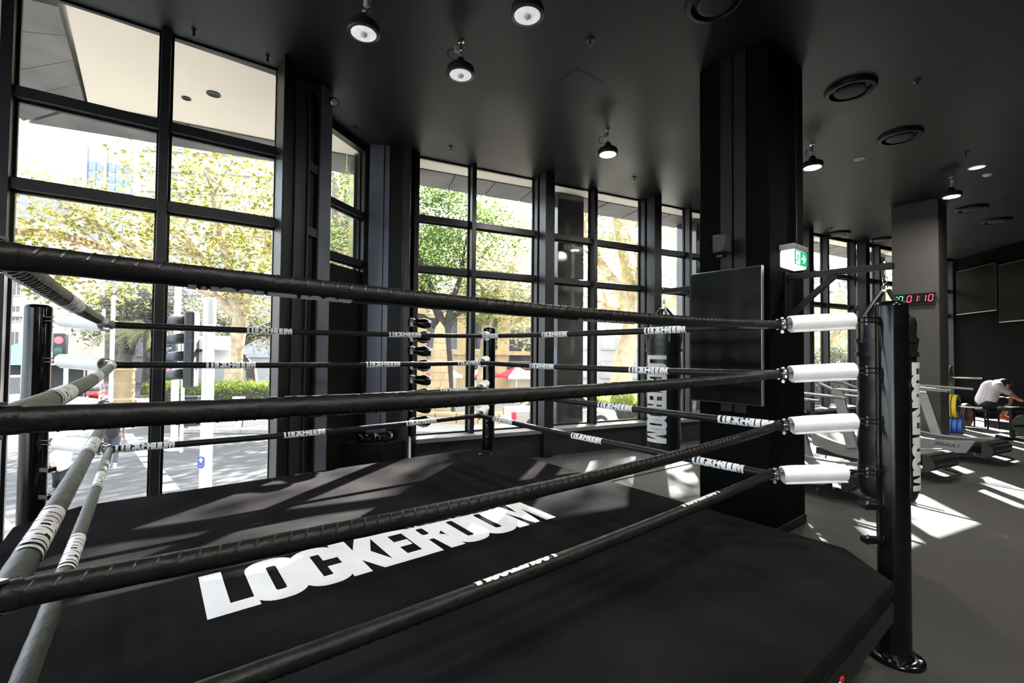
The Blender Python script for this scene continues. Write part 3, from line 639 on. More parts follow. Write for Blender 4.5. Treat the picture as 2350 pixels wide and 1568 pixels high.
lamp(1.30, 6.28, True, 'glowing high bay lamp between the far windows and the pillar', 'lit lamps', 0.2)
lamp(4.38, 6.66, True, 'glowing high bay lamp just past the black pillar', 'lit lamps', 0.4)
lamp(7.54, 7.83, True, 'glowing high bay lamp in front of the grey pillar', 'lit lamps', 1.4)
lamp(2.7, 1.3, True, 'unseen high bay lamp added for light over the walkway beside the ring', 'lit lamps', 0.9)  # this and the lamps below are unseen, added to brighten the pads
lamp(5.6, 3.3, True, 'unseen high bay lamp added for light over the open floor past the ring', 'lit lamps', 2.0)
lamp(-0.2, -1.6, True, 'unseen high bay lamp added for light above the photographer', 'lit lamps', 0.1)
lamp(1.2, -0.5, True, 'unseen high bay lamp added for light behind the near ring ropes', 'lit lamps', 1.1)
lamp(3.9, -1.2, True, 'unseen high bay lamp added for light over the open floor behind the photographer', 'lit lamps', 2.4)
# air diffusers -----------------------------------------------------------------
def diffuser(x, y, label):
    t = thing('air_diffuser', (x, y, CEIL), 0, label=label, cat='air vent', group='round ceiling diffusers')
    MB().lathe([(0.255, 0), (0.255, -0.02), (0.24, -0.045), (0.205, -0.05), (0.19, -0.03), (0.185, 0)], 44).build('outer_ring', 'black_paint', t)
    MB().lathe([(0, -0.052), (0.10, -0.056), (0.145, -0.050), (0.155, -0.040), (0.150, -0.03), (0, -0.03)], 40).build('centre_disc', 'wall_paint', t)
    MB().cyl((0, 0, 0), (0, 0, -0.04), 0.02, n=10).build('stem', 'black_paint', t)
diffuser(3.89, 5.24, 'round black ceiling diffuser beside the top of the black pillar')
diffuser(5.41, 6.36, 'round black ceiling diffuser out from the black pillar, second of its row')
diffuser(9.53, 9.47, 'round black ceiling diffuser past the grey pillar')
diffuser(10.93, 10.30, 'round black ceiling diffuser nearest the black wall')
diffuser(8.23, 11.53, 'round black ceiling diffuser by the far glazing beside a sprinkler')
diffuser(9.76, 12.09, 'round black ceiling diffuser by the far glazing, half behind the grey pillar')
diffuser(1.75, 3.93, 'round black ceiling diffuser over the ring edge')
spl = ['over the ring, beside the access panel', 'near the piers', 'near the glowing lamp by the far windows', 'beside the large diffuser', 'near the white downlight', 'by the black wall', 'by the far glazing']
for (x, y), lb in zip([(0.748, 4.467), (-0.951, 6.871), (2.121, 8.007), (4.534, 5.092), (6.858, 6.886), (9.597, 8.896), (7.731, 11.058)], spl):
    t = thing('sprinkler_head', (x, y, CEIL), 0, label='small black ceiling sprinkler '+lb, cat='sprinkler', group='sprinkler heads')
    MB().lathe([(0.045, 0), (0.045, -0.006), (0.02, -0.012), (0, -0.012)], 16).build('rose', 'plastic_black', t)
    MB().cyl((0, 0, -0.01), (0, 0, -0.05), 0.009, n=8).build('stem', 'plastic_black', t); MB().lathe([(0, -0.05), (0.026, -0.052), (0.026, -0.057), (0, -0.057)], 14).build('deflector', 'plastic_black', t)
for (x, y, r, hgt, mt, nm, lb) in ((-2.211, 6.278, 0.06, 0.012, 'black_paint', 'ceiling_rose', 'small dark ceiling rose between the two piers'), (5.441, 7.152, 0.075, 0.012, 'plastic_grey', 'ceiling_sensor', 'small flat ceiling sensor past the black pillar'), (8.033, 7.707, 0.06, 0.035, 'plastic_white', 'smoke_detector', 'white round smoke detector beside the downlight')):
    t = thing(nm, (x, y, CEIL), 0, label=lb, cat='ceiling fitting')
    MB().lathe([(r, 0), (r, -hgt*0.5), (r*0.7, -hgt), (0, -hgt)], 24).build('body', mt, t); MB().lathe([(r*0.35, -hgt), (r*0.3, -hgt-0.008), (0, -hgt-0.008)], 14).build('cap', mt, t)
t = thing('downlight', (7.57, 7.425, CEIL), 0, label='flat white recessed downlight on the ceiling', cat='ceiling lamp')
MB().lathe([(0.11, 0), (0.11, -0.006), (0.098, -0.010), (0.098, -0.004)], 30).build('rim', 'plastic_white', t); MB().lathe([(0.098, -0.004), (0.05, -0.005), (0, -0.005)], 30).build('diffuser', 'lens_dim', t)
t = thing('access_panel', (0.731, 5.242, CEIL), math.atan2(5.197-4.92, 1.058-0.684), label='square access hatch flush in the dark ceiling', cat='hatch')
MB().b2((-0.225, -0.225, -0.004), (0.225, 0.225, 0.0)).build('door', 'ceiling_paint', t, smooth=False); MB().box((0.16, -0.20, -0.005), (0.012, 0.012, 0.003)).build('lock', 'chrome', t)
fr = MB()
for k in range(4): fr.add([tuple(Matrix.Rotation(k*PI/2, 3, 'Z') @ Vector(v)) for v in MB().b2((-0.238, 0.229, -0.002), (0.238, 0.238, 0)).v], [(0,3,2,1),(4,5,6,7),(0,1,5,4),(1,2,6,5),(2,3,7,6),(3,0,4,7)])
fr.build('frame', 'steel_black', t, smooth=False)
for (x, y), lb in zip([(-3.109, 4.371), (-2.60, 4.755)], ('above the middle of the street window', 'beside the left pier')):
    t = thing('ceiling_peg', (x, y, CEIL), 0, label='short black ceiling peg '+lb, cat='peg', group='ceiling pegs')
    MB().cyl((0, 0, 0), (0, 0, -0.07), 0.012, n=8).build('rod', 'plastic_black', t); MB().cyl((0, 0, 0), (0, 0, -0.01), 0.022, n=10).build('washer', 'plastic_black', t)
# spotlight on the left pier
p = Vector((-2.20, 5.42, 4.75)); t = thing('spotlight', p, 0, label='small black spotlight clamped at the top of the left pier', cat='lamp')
MB().b2((-0.045, -0.03, 0.03), (0.0, 0.03, 0.09)).build('bracket', 'plastic_black', t, bev=0.004)
MB().lathe([(0, -0.07), (0.035, -0.065), (0.045, -0.02), (0.052, 0.05), (0.05, 0.055), (0.046, 0.05), (0.046, 0.04), (0, 0.04)], 20, (0.05, -0.03, 0.0), (0.45, -0.55, -0.6)).build('head', 'gloss_black', t)
MB().lathe([(0, 0.041), (0.044, 0.041), (0.044, 0.046), (0, 0.05)], 20, (0.05, -0.03, 0.0), (0.45, -0.55, -0.6)).build('lens', 'chrome', t)
MB().bar((-0.01, 0, 0.05), (0.05, -0.03, 0.0), 0.012, 0.03).build('yoke', 'plastic_black', t)
# portrait screen on the near pillar --------------------------------------------
def uvthing(name, u, v, z, **k): return thing(name, W(u, v, z), TH, **k)
t = uvthing('portrait_screen', 3.16, 0.523, 1.29, label='tall black portrait television mounted on the black pillar', cat='television')
MB().b2((-0.03, -0.367, 0), (0.03, 0.367, 1.35)).build('casing', 'plastic_black', t, bev=0.006)
MB().b2((-0.034, -0.358, 0.012), (-0.0305, 0.358, 1.338)).build('screen', 'screen_black', t, smooth=False)
MB().b2((-0.034, -0.3695, 0.004), (0.012, -0.3672, 1.346)).build('side_trim', 'bezel_light', t, smooth=False)
MB().b2((0.03, -0.15, 0.4), (0.09, 0.15, 0.95)).build('wall_mount', 'steel_black', t, smooth=False)
for k in range(14): MB().b2((0.0, -0.3678, 0.16+k*0.022), (0.02, -0.3671, 0.166+k*0.022)).build('vent_slot', 'plastic_grey', t, smooth=False)
# loudspeaker
t = uvthing('loudspeaker', 3.05, 0.55, 2.79, label='small black wall loudspeaker above the portrait screen', cat='loudspeaker')
mm = MB(); mm.prism([(-0.075, -0.06), (0.06, -0.075), (0.085, 0.0), (0.06, 0.075), (-0.075, 0.06)], 0.0, 0.18); mm.build('cabinet', 'plastic_black', t, bev=0.01)
MB().b2((-0.082, -0.056, 0.012), (-0.076, 0.056, 0.168)).build('grille', 'steel_black', t, bev=0.004)
MB().bar((0.04, 0.02, 0.06), (0.16, 0.10, 0.06), 0.02, 0.03).build('bracket_arm', 'chrome', t); MB().b2((0.15, 0.07, 0.0), (0.205, 0.14, 0.11)).build('bracket_base', 'plastic_black', t, bev=0.006)
# exit sign
t = uvthing('exit_sign', 3.62, 0.985, 2.645, label='green and white running man exit sign on the pillar', cat='exit sign')
MB().b2((-0.17, -0.075, 0.17), (0.17, 0.07, 0.225)).build('housing', 'plastic_grey', t, bev=0.006)
MB().b2((-0.165, -0.066, 0.0), (0.165, 0.066, 0.168)).build('light_box', 'exit_white', t, bev=0.02)
fc = MB().b2((-0.150, -0.0685, 0.022), (0.158, -0.0662, 0.160)).build('green_face', 'exit_green', t, smooth=False)
def flat(polys, name, m, parent, y):
    g = MB()
    for pl_ in polys:
        vs_, fs = fill2d([pl_]); g.add([(x, y, z) for x, z, _ in vs_], fs)
    return g.build(name, m, parent, smooth=False)
fx = lambda L: [(-0.135+x*0.12, 0.030+z*0.122) for x, z in L]
flat([fx([(0.1, 0), (0.1, 1), (0.95, 1), (0.95, 0)])], 'doorway', 'exit_white', fc, -0.0689)
flat([fx(rrect(0.58, 0.78, 0.74, 0.95, 0.07)), fx([(0.30, 0.70), (0.62, 0.76), (0.72, 0.62), (0.95, 0.52), (0.92, 0.44), (0.66, 0.53), (0.60, 0.60), (0.56, 0.42), (0.74, 0.24), (0.72, 0.02), (0.62, 0.02), (0.62, 0.2), (0.44, 0.34), (0.36, 0.22), (0.08, 0.20), (0.08, 0.29), (0.32, 0.31), (0.40, 0.46), (0.46, 0.64), (0.34, 0.62), (0.24, 0.48), (0.16, 0.52)])], 'running_figure', 'exit_green', fc, -0.0692)
flat([[(0.012, 0.083), (0.012, 0.105), (0.07, 0.105), (0.045, 0.138), (0.075, 0.138), (0.125, 0.094), (0.075, 0.050), (0.045, 0.050), (0.07, 0.083)]], 'arrow', 'exit_white', fc, -0.0689)
# punching bags and their brackets ----------------------------------------------
BR, BH = 0.21, 1.58
def arm(sgn, v_face, v_end, label):
    t = uvthing('bag_bracket', 3.68, v_face, 2.60, label=label, cat='bracket', group='bag brackets')
    L = abs(v_end-v_face)+0.06; y = -sgn           # local y = -v
    MB().b2((-0.09, 0.0, -0.46), (0.09, y*0.012, 0.02)).build('wall_plate', 'black_paint', t, smooth=False, bev=0.003)
    MB().b2((-0.03, y*0.012, -0.055), (0.03, y*L, 0.0)).build('arm', 'black_paint', t, smooth=False, bev=0.004)
    MB().bar((0, y*0.012, -0.42), (0, y*0.42, -0.05), 0.045, 0.05).build('brace', 'black_paint', t, bev=0.003)
    for bx in (-0.06, 0.06):
        for bz in (-0.43, -0.01): MB().cyl((bx, y*0.010, bz), (bx, y*0.022, bz), 0.010, n=6).build('bolt', 'chrome', t)
    mm = MB(); mm.cyl((0, y*(L-0.06), 0.02), (0, y*(L-0.06), -0.10), 0.005, n=8); mm.cyl((0, y*(L-0.06), 0.0), (0, y*(L-0.06), 0.02), 0.012, n=6); mm.build('eye_bolt', 'chrome', t)
arm(1, 0.912, 1.70, 'black steel bag bracket below the exit sign')
arm(-1, 0.188, -0.53, 'black steel bag bracket behind the portrait screen')
def bag(v, z0, ang, label):
    P = W(3.68, v, z0); t = thing('punching_bag', P, 0, label=label, cat='punching bag', group='hanging punching bags')
    prof = [(0, 0), (0.13, 0.003), (0.18, 0.018), (BR-0.012, 0.05), (BR, 0.10)]+[(BR+0.006*math.sin(k*1.9)-0.004*(k % 2), 0.10+(BH-0.16)*k/16) for k in range(1, 16)]+[(BR, BH-0.06), (BR-0.008, BH-0.02), (BR-0.02, BH), (BR-0.05, BH+0.006), (0, BH+0.01)]
    MB().lathe(prof, 48).build('body', 'bag_black', t)
    for zz in (BH-0.20, BH-0.32): MB().lathe([(BR+0.007, zz-0.02), (BR+0.0105, zz-0.02), (BR+0.0105, zz+0.02), (BR+0.007, zz+0.02)], 48).build('band', 'plastic_black', t)
    top = 2.60-0.10-z0
    for k in range(4):
        a = ang+PI/4+k*PI/2; c_, s_ = math.cos(a), math.sin(a)
        MB().tube([(c_*(BR+0.004), s_*(BR+0.004), BH-0.22), (c_*(BR+0.002), s_*(BR+0.002), BH-0.01), (c_*0.03, s_*0.03, top-0.14)], [0.022, 0.022, 0.016], 6).build('strap', 'plastic_black', t)
    MB().lathe([(0.02, top-0.155), (0.045, top-0.15), (0.045, top-0.135), (0.02, top-0.13)], 14).build('strap_ring', 'chrome', t)
    MB().tube([(0.02*math.sin(x), 0, top-0.105+0.032*math.cos(x)) for x in [2*PI*k/12 for k in range(12)]], 0.0045, 6, True).build('carabiner', 'chrome', t)
    MB().tube([(0, 0.028*math.sin(x), top-0.048+0.03*math.cos(x)) for x in [2*PI*k/14 for k in range(14)]], 0.0045, 6, True).build('hook_ring', 'chrome', t)
    hgt = 0.27; w = lockeroom(hgt, 1.07); Rb = BR+0.0105
    pr = slice_bend(w, [(-hgt/2+hgt*k/12) for k in range(1, 12)], lambda c: (Rb*math.cos(ang+c.y/Rb), Rb*math.sin(ang+c.y/Rb), 0.66-c.x))
    pr.build('printed_name', 'print_white', t, label='white vertical lettering LOCKEROOM on the bag')
bag(-0.53, 0.57, math.atan2(-5.75, -1.86)-math.radians(27), 'black leather punching bag with white lettering, between screen and windows')
bag(1.70, 0.535, math.atan2(-4.06, -3.32)+math.radians(84), 'black leather punching bag behind the ring corner post')
# timer on the far pillar ------------------------------------------------------
t = uvthing('led_timer', 10.56, 0.62, 2.81, label='wall timer with glowing green and red digits', cat='timer')
MB().b2((-0.03, -0.325, 0.0), (0.032, 0.325, 0.23)).build('casing', 'plastic_black', t, bev=0.004)
fcx = MB().b2((-0.033, -0.315, 0.012), (-0.0305, 0.315, 0.218)).build('face', 'screen_black', t, smooth=False)
MB().tube([(0.03, -0.32, 0.15), (0.034, -0.36, 0.06), (0.035, -0.372, -0.02)], 0.006, 6).build('cable', 'plastic_black', t)
SEG = {'0': 'abcdef', '1': 'bc', '2': 'abged'}
def digit(ch, v, m):
    g = MB(); w_, h_ = 0.030, 0.062; cz_ = 0.12; th_ = 0.011
    S_ = {'a': (0, h_, 1), 'g': (0, 0, 1), 'd': (0, -h_, 1), 'b': (w_, h_/2, 0), 'c': (w_, -h_/2, 0), 'f': (-w_, h_/2, 0), 'e': (-w_, -h_/2, 0)}
    for k in SEG[ch]:
        y, z, hor = S_[k]; yy = -(v-0.62)-y-0.12*z; 
        if hor: g.box((-0.0345, yy, cz_+z), (0.002, 2*w_-0.012, th_))
        else: g.bar((-0.0345, -(v-0.62)-y-0.12*(z-h_/2+0.008), cz_+z-h_/2+0.008), (-0.0345, -(v-0.62)-y-0.12*(z+h_/2-0.008), cz_+z+h_/2-0.008), 0.002, th_, up=(0, 1, 0))
    g.build('digit', m, fcx, smooth=False)
for ch, v, m in (('2', 0.33, 'led_green'), ('0', 0.42, 'led_green'), ('0', 0.554, 'led_red'), ('1', 0.650, 'led_red'), ('1', 0.775, 'led_red'), ('0', 0.878, 'led_red')): digit(ch, v, m)
MB().box((-0.0345, -(0.713-0.62), 0.145), (0.002, 0.010, 0.010)).box((-0.0345, -(0.709-0.62), 0.095), (0.002, 0.010, 0.010)).build('colon', 'led_red', fcx, smooth=False)
# treadmills -------------------------------------------------------------------
def tread_top(y): return 0.30+0.16*((y-0.75)/0.85)**2*(1 if y > 0.75 else 0.62)
word_a = fontword('ASSAULT', 0.055, 0.36, 0.012, 0.25); word_f = fontword('FITNESS', 0.045, 0.34, 0.0, 0.25)
def treadmill(x, y, label):
    t = thing('curved_treadmill', (x, y, 0), FA, label=label, cat='treadmill', group='curved treadmills')
    hw = 0.40; NS = 44
    m = MB(); ys = [0.0+1.62*k/NS for k in range(NS)]
    for k, yy in enumerate(ys):
        y2 = yy+1.62/NS*0.82; m.add([(-hw+0.07, yy, tread_top(yy)-0.02), (hw-0.07, yy, tread_top(yy)-0.02), (hw-0.07, y2, tread_top(y2)-0.02), (-hw+0.07, y2, tread_top(y2)-0.02), (-hw+0.07, yy, tread_top(yy)), (hw-0.07, yy, tread_top(yy)), (hw-0.07, y2, tread_top(y2)), (-hw+0.07, y2, tread_top(y2))], [(0,3,2,1),(4,5,6,7),(0,1,5,4),(1,2,6,5),(2,3,7,6),(3,0,4,7)])
    m.build('belt_slats', 'tread_slat', t, smooth=False, kind='stuff')
    # rounded rear end with ribs
    r0_ = 0.125; zc = tread_top(0)-r0_; m = MB(); nn = 12; pts = [(-r0_*math.sin(PI*k/nn)*1.15, zc+r0_*math.cos(PI*k/nn)) for k in range(nn+1)]
    m.v += [(-hw+0.03, a, b) for a, b in pts]+[(hw-0.03, a, b) for a, b in pts]
    for k in range(nn): m.f.append((k, k+1, nn+2+k, nn+1+k))
    m.f.append(tuple(range(nn+1))[::-1]); m.f.append(tuple(range(nn+1, 2*nn+2)))
    rr_ = m.build('rear_roller_cover', 'tread_black', t)
    for k in (2, 4, 6, 8):
        a, b = pts[k]; MB().bar((-hw+0.06, a*1.04, zc+(b-zc)*1.04), (hw-0.06, a*1.04, zc+(b-zc)*1.04), 0.016, 0.016).build('rib', 'plastic_black', rr_)
    for sx in (-1, 1):
        m = MB(); top = [(yy, tread_top(yy)+0.022) for yy in [0.06+1.5*k/12 for k in range(13)]]; bot = [(1.50, 0.24), (1.1, 0.15), (0.35, 0.13), (0.18, 0.16)]
        pl_ = top+bot; n_ = len(pl_); xa, xb = sx*(hw-0.07), sx*(hw+0.005)
        m.v += [(xa, a, b) for a, b in pl_]+[(xb, a, b) for a, b in pl_]
        m.f += [tuple(range(n_)), tuple(range(n_, 2*n_))[::-1]]+[(i, n_+i, n_+(i+1) % n_, (i+1) % n_) for i in range(n_)]
        if sx < 0: m.f = [tuple(reversed(f)) for f in m.f]
        sp = m.build('side_panel', 'tread_grey', t, bev=0.006)
        Mx = frame_mat((sx*(hw+0.007), 0.42, 0.262), (0, -sx*-1, 0) if sx > 0 else (0, -1, 0), (0, 0, 1))
        wd = MB(); wd.add(word_a.v, word_a.f); wd.xform(Mx); wd.build('maker_lettering', 'plastic_black', sp, smooth=False)
        Mx.translation = Vector((sx*(hw+0.007), 0.42, 0.205)); wd = MB(); wd.add(word_f.v, word_f.f); wd.xform(Mx); wd.build('maker_lettering', 'plastic_grey', sp, smooth=False)
        MB().prism([(sx*(hw-0.10)-0.02, 0.15), (sx*(hw-0.10)+0.02, 0.15), (sx*(hw-0.10)+0.02, 1.5), (sx*(hw-0.10)-0.02, 1.5)], 0.09, 0.20).build('base_rail', 'tread_black', t)
        for yy in (0.32, 1.35): MB().lathe([(0, 0), (0.03, 0), (0.03, 0.015), (0.012, 0.02), (0.012, 0.10), (0, 0.10)], 12, (sx*(hw-0.10), yy, 0)).build('foot', 'chrome', t)
        # upright leaning forward with a handrail
        m = MB(); m.bar((sx*(hw+0.01), 0.88, 0.30), (sx*(hw-0.02), 1.12, 1.22), 0.055, 0.16, up=(0, 1, 0)); up = m.build('upright', 'tread_grey', t, bev=0.01)
        wv = fontword('ASSAULT FITNESS', 0.07, 0.62, 0.01, 0.15); dv = (Vector((sx*(hw-0.02), 1.12, 1.22))-Vector((sx*(hw+0.01), 0.88, 0.30))).normalized()
        q0 = Vector((sx*(hw-0.005), 1.0, 0.76)); xdir = -dv; ydir = Vector((0, 1, 0)) if sx < 0 else Vector((0, -1, 0)); ydir = (ydir-xdir*ydir.dot(xdir)).normalized()
        # lettering on the rear-facing face, reading downwards
        nrm = Vector((0, -1, 0)); nrm = (nrm-dv*nrm.dot(dv)).normalized(); xx_ = -dv; yy_ = nrm.cross(xx_); 
        Mx = frame_mat(q0+nrm*0.0815, xx_, yy_); wv.v = [(x, y*0.55, z) for x, y, z in wv.v]; wv.xform(Mx); wv.build('upright_lettering', 'plastic_black', up, smooth=False)
        MB().tube([(sx*(hw-0.02), 1.20, 1.22), (sx*(hw), 1.0, 1.22), (sx*(hw+0.01), 0.35, 1.20)], 0.021, 10).build('handrail', 'tread_grey', t)
        MB().tube([(sx*(hw-0.03), 1.16, 1.14), (sx*(hw+0.0), 0.70, 1.13)], 0.017, 10).build('handrail_stay', 'tread_grey', t)
    MB().tube([(-hw+0.02, 1.20, 1.22), (-hw+0.05, 1.42, 1.30), (0, 1.50, 1.34), (hw-0.05, 1.42, 1.30), (hw-0.02, 1.20, 1.22)], 0.022, 10).build('front_bar', 'tread_grey', t)
    c_ = MB(); c_.box((0, 1.46, 1.46), (0.26, 0.035, 0.18), Matrix.Rotation(-0.65, 3, 'X')); cs = c_.build('console', 'plastic_black', t, bev=0.008)
    MB().box((0, 1.441, 1.474), (0.17, 0.006, 0.09), Matrix.Rotation(-0.65, 3, 'X')).build('display', 'plastic_grey', cs)
    MB().bar((0, 1.50, 1.34), (0, 1.475, 1.42), 0.04, 0.04).build('console_stem', 'plastic_black', t)
    MB().tube([(-hw+0.14, 0.12, 0.12), (-hw+0.14, -0.16, 0.085), (-hw+0.19, -0.21, 0.08), (hw-0.19, -0.21, 0.08), (hw-0.14, -0.16, 0.085), (hw-0.14, 0.12, 0.12)], 0.016, 8).build('lift_handle', 'tread_black', t)
    return t
treadmill(8.08, 7.76, 'curved grey treadmill in front of the grey pillar')
treadmill(6.22, 6.77, 'curved grey treadmill, middle one of the row')
treadmill(4.35, 5.78, 'curved grey treadmill beside the black pillar')
# weight stand -------------------------------------------------------------------
wt = thing('weight_stand', (9.62, 10.25, 0), -0.95, label='black weight plate stand with chrome pegs behind the treadmill', cat='weight stand')
MB().b2((-0.04, -0.04, 0.03), (0.04, 0.04, 1.45)).build('column', 'steel_black', wt, bev=0.006)
MB().b2((-0.3, -0.03, 0), (0.3, 0.03, 0.05)).build('base', 'steel_black', wt, bev=0.006); MB().b2((-0.03, -0.3, 0), (0.03, 0.3, 0.05)).build('base', 'steel_black', wt, bev=0.006)
PEG = (1.33, 0.70, 0.27)
for z in PEG: MB().cyl((0.03, 0, z), (0.62, 0, z), 0.026, n=16).build('peg', 'chrome', wt)
def plate(x, z, r, th, m, label, grp):
    # lies on its peg, axis along x
    t = thing('weight_plate', (wt.location.x+x*math.cos(-0.95), wt.location.y+x*math.sin(-0.95), z), -0.95, label=label, cat='weight plate', group=grp)
    MB().lathe([(0.031, -th/2), (r-0.01, -th/2), (r, -th/2+0.01), (r, th/2-0.01), (r-0.01, th/2), (0.031, th/2), (0.031, -th/2)], 40, axis=(1, 0, 0)).build('rim', m, t)
    MB().lathe([(0.031, th/2+0.001), (r*0.86, th/2+0.001), (r*0.86, th/2+0.003), (0.031, th/2+0.003)], 36, axis=(1, 0, 0)).build('face_disc', 'plate_black', t)
    for k in range(2):
        g = MB()
        for q in range(6):
            a0 = k*PI+0.5+q*0.18; a1 = a0+0.19; r0__, r1__ = r*0.62, r*0.76
            g.add([(th/2+0.0035, r0__*math.cos(a0), r0__*math.sin(a0)), (th/2+0.0035, r1__*math.cos(a0), r1__*math.sin(a0)), (th/2+0.0035, r1__*math.cos(a1), r1__*math.sin(a1)), (th/2+0.0035, r0__*math.cos(a1), r0__*math.sin(a1))], [(0, 1, 2, 3)])
        g.build('face_mark', 'print_white', t, smooth=False)
plate(0.12, PEG[0], 0.26, 0.05, 'plate_green', 'green-rimmed weight plate on the top peg', 'weight plates')
plate(0.12, PEG[1], 0.25, 0.075, 'plate_yellow', 'yellow weight plate against the column on the middle peg', 'weight plates')
plate(0.21, PEG[1], 0.25, 0.075, 'plate_yellow', 'yellow weight plate, outer one on the middle peg', 'weight plates')
for k in range(3): plate(0.12+0.085*k, PEG[2], 0.175, 0.075, 'plate_blue', ('blue weight plate against the column on the lowest peg', 'blue weight plate, middle of three on the lowest peg', 'blue weight plate, outermost on the lowest peg')[k], 'weight plates')
for k, (x, y, z0, z1) in enumerate(((9.70, 10.62, 0.0, 2.30), (9.62, 10.60, 0.0, 2.12))):
    t = thing('barbell', (x, y, 0), 0, label=('tall chrome barbell standing upright behind the weight stand', 'shorter chrome barbell standing upright behind the weight stand')[k], cat='barbell', group='stored barbells')
    MB().cyl((0, 0, 0.42), (0, 0, z1-0.42), 0.014, n=12).build('shaft', 'chrome', t)
    MB().cyl((0, 0, 0), (0, 0, 0.40), 0.025, n=14).build('sleeve', 'chrome', t); MB().cyl((0, 0, z1-0.40), (0, 0, z1), 0.025, n=14).build('sleeve', 'chrome', t)
    MB().cyl((0, 0, z1-0.43), (0, 0, z1-0.40), 0.034, n=14).build('collar', 'chrome', t)
# bench, loaded bar and big plate by the black wall --------------------------------
bn = thing('weight_bench', (11.25, 10.0, 0), 0.1, label='flat black weight bench in front of the seated man', cat='bench')
MB().b2((-0.62, -0.15, 0.62), (0.75, 0.15, 0.70)).build('pad', 'vinyl_black', bn, bev=0.03)
for x in (-0.42, 0.55): MB().b2((x-0.04, -0.03, 0.05), (x+0.04, 0.03, 0.62)).build('leg', 'steel_black', bn, bev=0.004); 
MB().b2((-0.7, -0.03, 0.0), (0.75, 0.03, 0.06)).build('base_rail', 'steel_black', bn, bev=0.004); MB().b2((-0.46, -0.3, 0.0), (-0.38, 0.3, 0.06)).build('foot_rail', 'steel_black', bn, bev=0.004)
bb = thing('loaded_barbell', (10.50, 9.30, 0.0), 0.1, label='black barbell with one black plate resting on low stands', cat='barbell')
MB().cyl((-0.42, 0, 0.40), (0.9, 0, 0.40), 0.024, n=12).build('bar', 'steel_black', bb)
MB().lathe([(0.025, -0.04), (0.21, -0.04), (0.22, -0.03), (0.22, 0.03), (0.21, 0.04), (0.025, 0.04), (0.025, -0.04)], 36, (-0.12, 0, 0.40), (1, 0, 0)).build('plate', 'plate_black', bb)
MB().lathe([(0.20, -0.002), (0.2215, -0.002), (0.2215, 0.004), (0.20, 0.004)], 36, (-0.125, 0, 0.40), (1, 0, 0)).build('plate_ring', 'plate_green', bb)
MB().b2((0.25, -0.03, 0), (0.31, 0.03, 0.375)).build('stand', 'steel_black', bb, bev=0.004); MB().b2((0.75, -0.03, 0), (0.81, 0.03, 0.375)).build('stand', 'steel_black', bb, bev=0.004)
bp_ = thing('upright_plate', (11.55, 11.7, 0.30), 0.2, label='large black plate leaning upright behind the weight stand', cat='weight plate')
MB().lathe([(0, -0.05), (0.26, -0.05), (0.30, -0.04), (0.30, 0.04), (0.26, 0.05), (0, 0.05)], 40, axis=(0.25, -1, 0)).build('disc', 'plate_black', bp_)
MB().lathe([(0.262, 0.052), (0.285, 0.05), (0.285, 0.056), (0.262, 0.056)], 40, axis=(0.25, -1, 0)).build('rim_line', 'plastic_grey', bp_)
MB().b2((-0.2, 0.05, -0.30), (0.2, 0.12, -0.20)).build('prop', 'steel_black', bp_)
# seated man ------------------------------------------------------------------------
PY = 11.5
def figure(name, parent, caps, m, vox=0.02):
    g = MB()
    for c in caps:
        a, b, ra, rb = c[:4]; a = Vector(a); b = Vector(b); g.tube([a, a.lerp(b, .33), a.lerp(b, .67), b], [ra, ra*.67+rb*.33, ra*.33+rb*.67, rb], 12); g.sphere(a, ra, 12, 8); g.sphere(b, rb, 12, 8)
    o = g.build(name, m, parent); return remesh(o, vox)
hip = at(2263, 925, PY); man = thing('person', (hip.x, hip.y, 0), 0, label='seated man in lilac shirt, black shorts and cap, bent forward', cat='person')
H0 = Vector((0, 0, hip.z)); O = Vector((hip.x, hip.y, 0))
def mp(px, py, Y=PY): return at(px, py, Y)-O
hl, hr = H0+V3(-0.02, -0.10, 0), H0+V3(0.02, 0.12, 0)
chest, neck = mp(2274, 890), mp(2291, 878); head = mp(2303, 880); shl, shr = mp(2292, 886, PY-0.2), mp(2294, 884, PY+0.2)
kl, kr = mp(2314, 919, PY-0.18), mp(2318, 917, PY+0.2); al, ar = mp(2300, 953, PY-0.16), mp(2306, 954, PY+0.2)
el, er = mp(2318, 906, PY-0.24), mp(2322, 905, PY+0.2); wl_, wr_ = mp(2335, 916, PY-0.10), mp(2336, 915, PY+0.12)
body = [(H0, chest, 0.15, 0.15), (chest, neck, 0.14, 0.07), (neck, head, 0.06, 0.085), (head, head+V3(0.04, -0.01, -0.03), 0.10, 0.085), (hl, kl, 0.085, 0.062), (hr, kr, 0.085, 0.062), (kl, al, 0.058, 0.04), (kr, ar, 0.058, 0.04), (neck, shl, 0.07, 0.07), (neck, shr, 0.07, 0.07), (shl, el, 0.052, 0.042), (shr, er, 0.052, 0.042), (el, wl_, 0.042, 0.03), (er, wr_, 0.042, 0.03)]
for w_ in (wl_, wr_):
    body.append((w_, w_+V3(0.06, 0, -0.03), 0.034, 0.03))
    for k, (dy, ln_) in enumerate(((-0.03, 0.065), (-0.01, 0.075), (0.01, 0.07), (0.03, 0.055))): body.append((w_+V3(0.06, dy, -0.03), w_+V3(0.06+ln_, dy*1.1, -0.07), 0.011, 0.009))
    body.append((w_+V3(0.03, -0.03, -0.02), w_+V3(0.075, -0.055, -0.03), 0.012, 0.010))
body += [(head+V3(0.10, -0.03, -0.02), head+V3(0.115, -0.03, -0.04), 0.016, 0.02), (head+V3(0.0, -0.10, -0.01), head+V3(0.0, -0.105, -0.03), 0.02, 0.016)]
figure('body', man, body, 'skin', 0.014)
